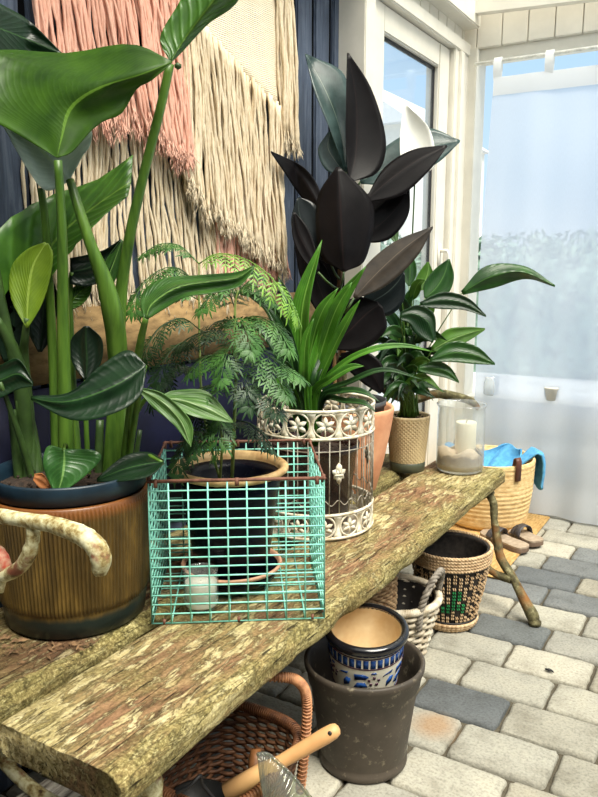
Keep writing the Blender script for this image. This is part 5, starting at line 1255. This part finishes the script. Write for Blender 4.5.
o = blade(R, teal, DR+.09, [(347,176),(336,162),(328,148),(330,132)], [(346,177),(326,170),(318,150),(328,132)], [(348,175),(348,156),(346,138),(334,132)], .0025); ratt(o, 347, 176, 346, 205, DR+.06)
o = blade(R, burg, DR+.04, [(322,212),(310,190),(294,168),(271,152)], [(321,214),(302,198,.02),(284,172,.01),(271,153)], [(324,210),(318,186),(302,166,-.01),(271,151)], .0025); ratt(o, 322, 212, 342, 240, DR+.04)
o = blade(R, burg, DR-.06, [(344,272),(342,240,-.01),(340,200,-.01),(338,167)], [(343,272),(320,254,.02),(317,200,.02),(336,167)], [(345,272),(366,258,.02),(373,205,.02),(340,167)], .0025, label='broad near black leaf in the middle'); ratt(o, 344, 272, 340, 290, DR-.06)
o = blade(R, burg, DR-.03, [(366,200),(392,178),(418,160),(447,146)], [(366,198),(384,168,.02),(412,150,.02),(447,145)], [(367,202),(400,196,-.01),(428,172,-.01),(447,147)], .0025, label='near black leaf pointing right'); ratt(o, 366, 200, 346, 214, DR-.02)
o = blade(R, teal, DR+.27, [(360,182),(392,164),(424,148),(460,141)], [(360,180),(384,148,.02),(424,128,.02),(460,140)], [(361,184),(396,184,-.01),(436,164,-.01),(460,142)], .0025, label='teal leaf behind the right pointing one'); ratt(o, 360, 182, 346, 205, DR+.27)
o = blade(R, burg, DR+.03, [(354,240),(378,226),(398,206),(408,186)], [(353,238),(370,214),(392,194),(408,185)], [(356,243),(388,240),(408,216),(410,187)], .0025); ratt(o, 354, 240, 342, 252, DR+.03)
o = blade(R, teald, DR+.0, [(330,262),(312,240),(300,216),(298,198)], [(328,264),(300,246,.01),(291,222),(297,198)], [(332,260),(326,236),(316,206),(300,197)], .0025); ratt(o, 330, 262, 340, 280, DR)
o = blade(R, burg, DR-.05, [(318,272),(308,252),(298,232),(294,212)], [(316,274),(300,256),(292,234),(293,212)], [(320,270),(316,250),(308,228),(295,212)], .0025); ratt(o, 318, 272, 339, 290, DR-.05)
o = blade(R, burgl, DR-.14, [(354,298),(376,274),(402,250),(433,227)], [(353,296),(364,268,.01),(394,242,.01),(433,226)], [(356,299),(386,286,.0),(416,258,.0),(433,228)], .0025, label='grey brown leaf tilted up to the right'); ratt(o, 354, 298, 339, 318, DR-.14)
o = blade(R, burg, DR-.10, [(333,346),(350,330),(366,314),(380,304)], [(331,342),(338,308),(358,297),(379,302)], [(336,350),(362,350),(386,330),(383,307)], .0025, label='rounded near black leaf low on the plant'); ratt(o, 333, 346, 337, 352, DR-.10)
o = blade(R, teald, DR-.02, [(362,306),(382,296),(396,284),(404,272)], [(361,302),(372,282),(390,270),(404,271)], [(364,310),(388,316),(404,300),(405,273)], .0025); ratt(o, 362, 306, 339, 322, DR-.02)
o = blade(R, burg, DR+.02, [(334,330),(324,300),(312,270),(296,246)], [(332,332),(312,304),(300,276),(295,248)], [(336,328),(334,296),(324,264),(297,245)], .0025); ratt(o, 334, 330, 338, 336, DR+.02)
o = blade(R, burg, DR+.0, [(332,352),(318,366),(308,382),(306,398)], [(330,350),(306,360),(298,380),(304,398)], [(334,355),(330,372),(320,390),(308,399)], .0025); ratt(o, 332, 352, 337, 350, DR)
o = blade(R, burg, DR+.02, [(340,356),(356,362),(372,374),(382,392)], [(341,353),(362,350),(382,364),(384,391)], [(339,360),(350,372),(364,384),(380,394)], .0025); ratt(o, 340, 356, 337, 362, DR+.02)
o = blade(R, burg, DR+.08, [(342,300),(330,280),(322,250),(320,228)], [(340,302),(316,286),(308,256),(318,228)], [(344,298),(344,270),(336,240),(322,228)], .0025); ratt(o, 342, 300, 339, 312, DR+.06)
o = blade(R, burg, DR+.07, [(345,232),(366,220),(386,200),(400,180)], [(344,230),(356,204),(380,186),(399,179)], [(346,235),(376,232),(396,208),(401,181)], .0025); ratt(o, 345, 232, 342, 250, DR+.06)
# --- peace lily
lg = leafmat('peace_lily_green', (48, 92, 32), (24, 58, 20), (86, 130, 58), 11, 1.2, .3, .22, .015, .14, .22)
lgb = leafmat('peace_lily_bright', (90, 134, 46), (58, 98, 30), (150, 186, 100), 11, 1.2, .32, .3, .02, .16, .4)
lgd = leafmat('peace_lily_dark', (26, 56, 26), (12, 34, 16), (50, 86, 40), 11, 1.2, .28, .12, .015, .10, .22, .4)
lgs = leafmat('striped_lily_leaf', (118, 150, 104), (78, 116, 66), (60, 100, 50), 9, 1.0, .3, .2, .03, .5, .3)
DL = 2.53
cl3 = np.array([cL[0], cL[1], ZS+.19])
def lb(*a, **k_):
    sx, sy = k_.pop('stem', (408, 405)); o = blade(lily, *a, **k_)
    x, y = a[2][0][:2]; p0 = at(x, y, a[1]+(a[2][0][2] if len(a[2][0]) > 2 else 0)); e_ = np.array([cl3[0]+(x-408)*.0004, cl3[1]+random.uniform(-.02, .02), cl3[2]])
    mid = p0*.45+e_*.55; mid[2] += .02; mid[:2] = mid[:2]*.5+e_[:2]*.5
    P = crv([p0, mid, e_], 12); part('leaf_stalk', MB().tube(P, list(np.linspace(.0018, .003, 12)), 6), petm_m, o); return o
lb(lg, DL-.06, [(462,293),(490,277,-.02),(522,272,-.03),(555,286,-.04)], [(461,291),(486,266),(524,266),(555,285,-.04)], [(463,295),(494,288),(526,279),(555,287,-.04)], bulge=.006, label='long leaf reaching right toward the curtain')
lb(lg, DL-.04, [(425,298),(436,288),(444,275),(449,259)], [(424,297),(424,284),(434,270),(448,259)], [(427,299),(446,296),(454,278),(450,259)], bulge=.006)
lb(lgd, DL-.10, [(420,304),(444,300),(466,304),(486,316)], [(420,302),(444,292),(468,298),(486,315)], [(420,307),(442,309),(464,310),(486,317)], bulge=.006)
lb(lgb, DL-.08, [(432,350),(450,340),(466,334),(485,329)], [(431,347),(446,330),(466,327),(485,328)], [(433,352),(454,348),(470,340),(485,330)], bulge=.006)
lb(lg, DL-.12, [(430,360),(452,353),(474,355),(495,364)], [(430,358),(450,342),(476,346),(495,363)], [(430,362),(452,362),(474,364),(495,365)], bulge=.006)
lb(lgd, DL-.13, [(400,316),(414,314),(428,322),(434,340)], [(400,312),(418,305),(434,314),(436,338)], [(400,320),(410,324),(418,336),(433,343)], bulge=.008)
lb(lg, DL-.10, [(418,368),(434,368),(448,372),(459,382)], [(418,366),(436,361),(450,367),(459,381)], [(418,371),(432,375),(446,378),(459,383)], bulge=.005)
lb(lg, DL-.02, [(409,286),(410,276),(410,266),(409,252)], [(408,286),(401,274),(403,262),(408,252)], [(410,286),(416,276),(416,264),(410,252)], bulge=.004)
lb(lgs, DL-.10, [(397,244),(391,226),(382,212),(371,199)], [(396,244),(383,230),(372,214),(370,200)], [(398,243),(398,222),(388,206),(372,198)], bulge=.006, label='pale striped leaf beside the black leaves')
lb(lgb, DL+.02, [(414,290),(424,282),(428,272),(428,262)], [(413,289),(416,278),(422,268),(427,262)], [(416,291),(430,288),(434,276),(429,262)], bulge=.004)
rnd = random.Random(12)
extra = [((400,345),(384,352),(372,372),.016,lgd), ((402,360),(386,362),(376,384),.015,lg), ((404,372),(392,380),(386,398),.014,lgd), ((412,376),(420,384),(428,398),.012,lg), ((410,352),(424,352),(436,366),.014,lgd),
 ((404,336),(392,330),(380,338),.016,lg), ((414,334),(426,328),(440,336),.014,lg), ((408,320),(402,302),(392,292),.016,lgd), ((410,330),(420,318),(430,300),.016,lg), ((408,368),(400,384),(404,402),.012,lgd),
 ((402,386),(392,392),(384,404),.010,lg), ((412,388),(422,392),(436,398),.011,lgd), ((416,384),(430,386),(446,392),.009,lg), ((398,330),(388,316),(380,318),.014,lgd), ((412,300),(418,284),(426,280),.016,lgb), ((406,310),(410,296),(416,284),.015,lg), ((420,340),(432,336),(446,344),.013,lg), ((404,352),(394,346),(388,356),.014,lg), ((400,300),(396,282),(392,270),.016,lgd), ((420,322),(430,310),(434,298),.014,lgb), ((412,360),(418,368),(424,382),.013,lg), ((398,370),(386,376),(378,394),.013,lg),
 ((424,372),(440,366),(456,374),.011,lgd), ((420,352),(440,350),(462,352),.012,lgd), ((396,356),(380,358),(366,366),.013,lgd)]
for k_ in range(34):
    a0 = rnd.uniform(-1.5, 1.5); hgt = rnd.uniform(0, 1); sx = 408+rnd.uniform(-10, 8); sy = 396-hgt*66
    ln = rnd.uniform(22, 40)*(1.05-.3*hgt); ex = sx+math.sin(a0)*ln*1.15; ey = sy-math.cos(a0)*ln*.6+(16 if hgt < .55 else 4)
    ex = min(max(ex, 370), 452)
    extra.append(((sx, sy), ((sx+ex)/2, min(sy, ey)-8), (ex, ey), rnd.uniform(.010, .016), rnd.choice([lg, lgd, lgd, lg, lgb])))
for k_ in range(22):
    sx = rnd.uniform(396, 410); sy = rnd.uniform(340, 398); ex = rnd.uniform(364, 398); ey = sy+rnd.uniform(-22, 18)
    extra.append(((sx, sy), ((sx+ex)/2, min(sy, ey)-rnd.uniform(4, 10)), (ex, min(ey, 410)), rnd.uniform(.010, .015), rnd.choice([lgd, lgd, lg])))
for i, (a_, b_, c_, w_, mt) in enumerate(extra):
    dz = rnd.uniform(-.08, .04); roll = rnd.uniform(-.6, .6)
    o = sl_view(lily, mt, [at(*a_, DL+dz*.4), at(*b_, DL+dz), at(*c_, DL+dz*1.3)], w_*1.15, roll, .3, None, 'lance', 14, 'leaf', .001, .05)
    p0 = at(*a_, DL+dz*.4); e_ = np.array([cl3[0]+rnd.uniform(-.03, .03), cl3[1]+rnd.uniform(-.03, .03), cl3[2]])
    part('leaf_stalk', MB().tube(crv([p0, (p0+e_)/2+np.array([0, 0, .01]), e_], 10), list(np.linspace(.0016, .0026, 10)), 6), petm_m, o)
spm = plain('white_spathe', (244, 244, 236), .5, .02, 20, .03)
o = blade(lily, spm, DL-.04, [(414,174),(416,150,.02),(412,128,.02),(405,104)], [(412,174),(402,166),(400,136),(404,104)], [(416,174),(434,166,-.02),(430,130,-.01),(406,104)], .008, label='white flower spathe'); o.name = 'spathe'
stalk(o, petd, [(415,172,DL+.002),(414,200,DL),(412,250,DL),(411,330,DL),cl3+np.array([0, .01, 0])], [.003, .003, .003, .003, .0035], 'flower_stalk', sides=8)
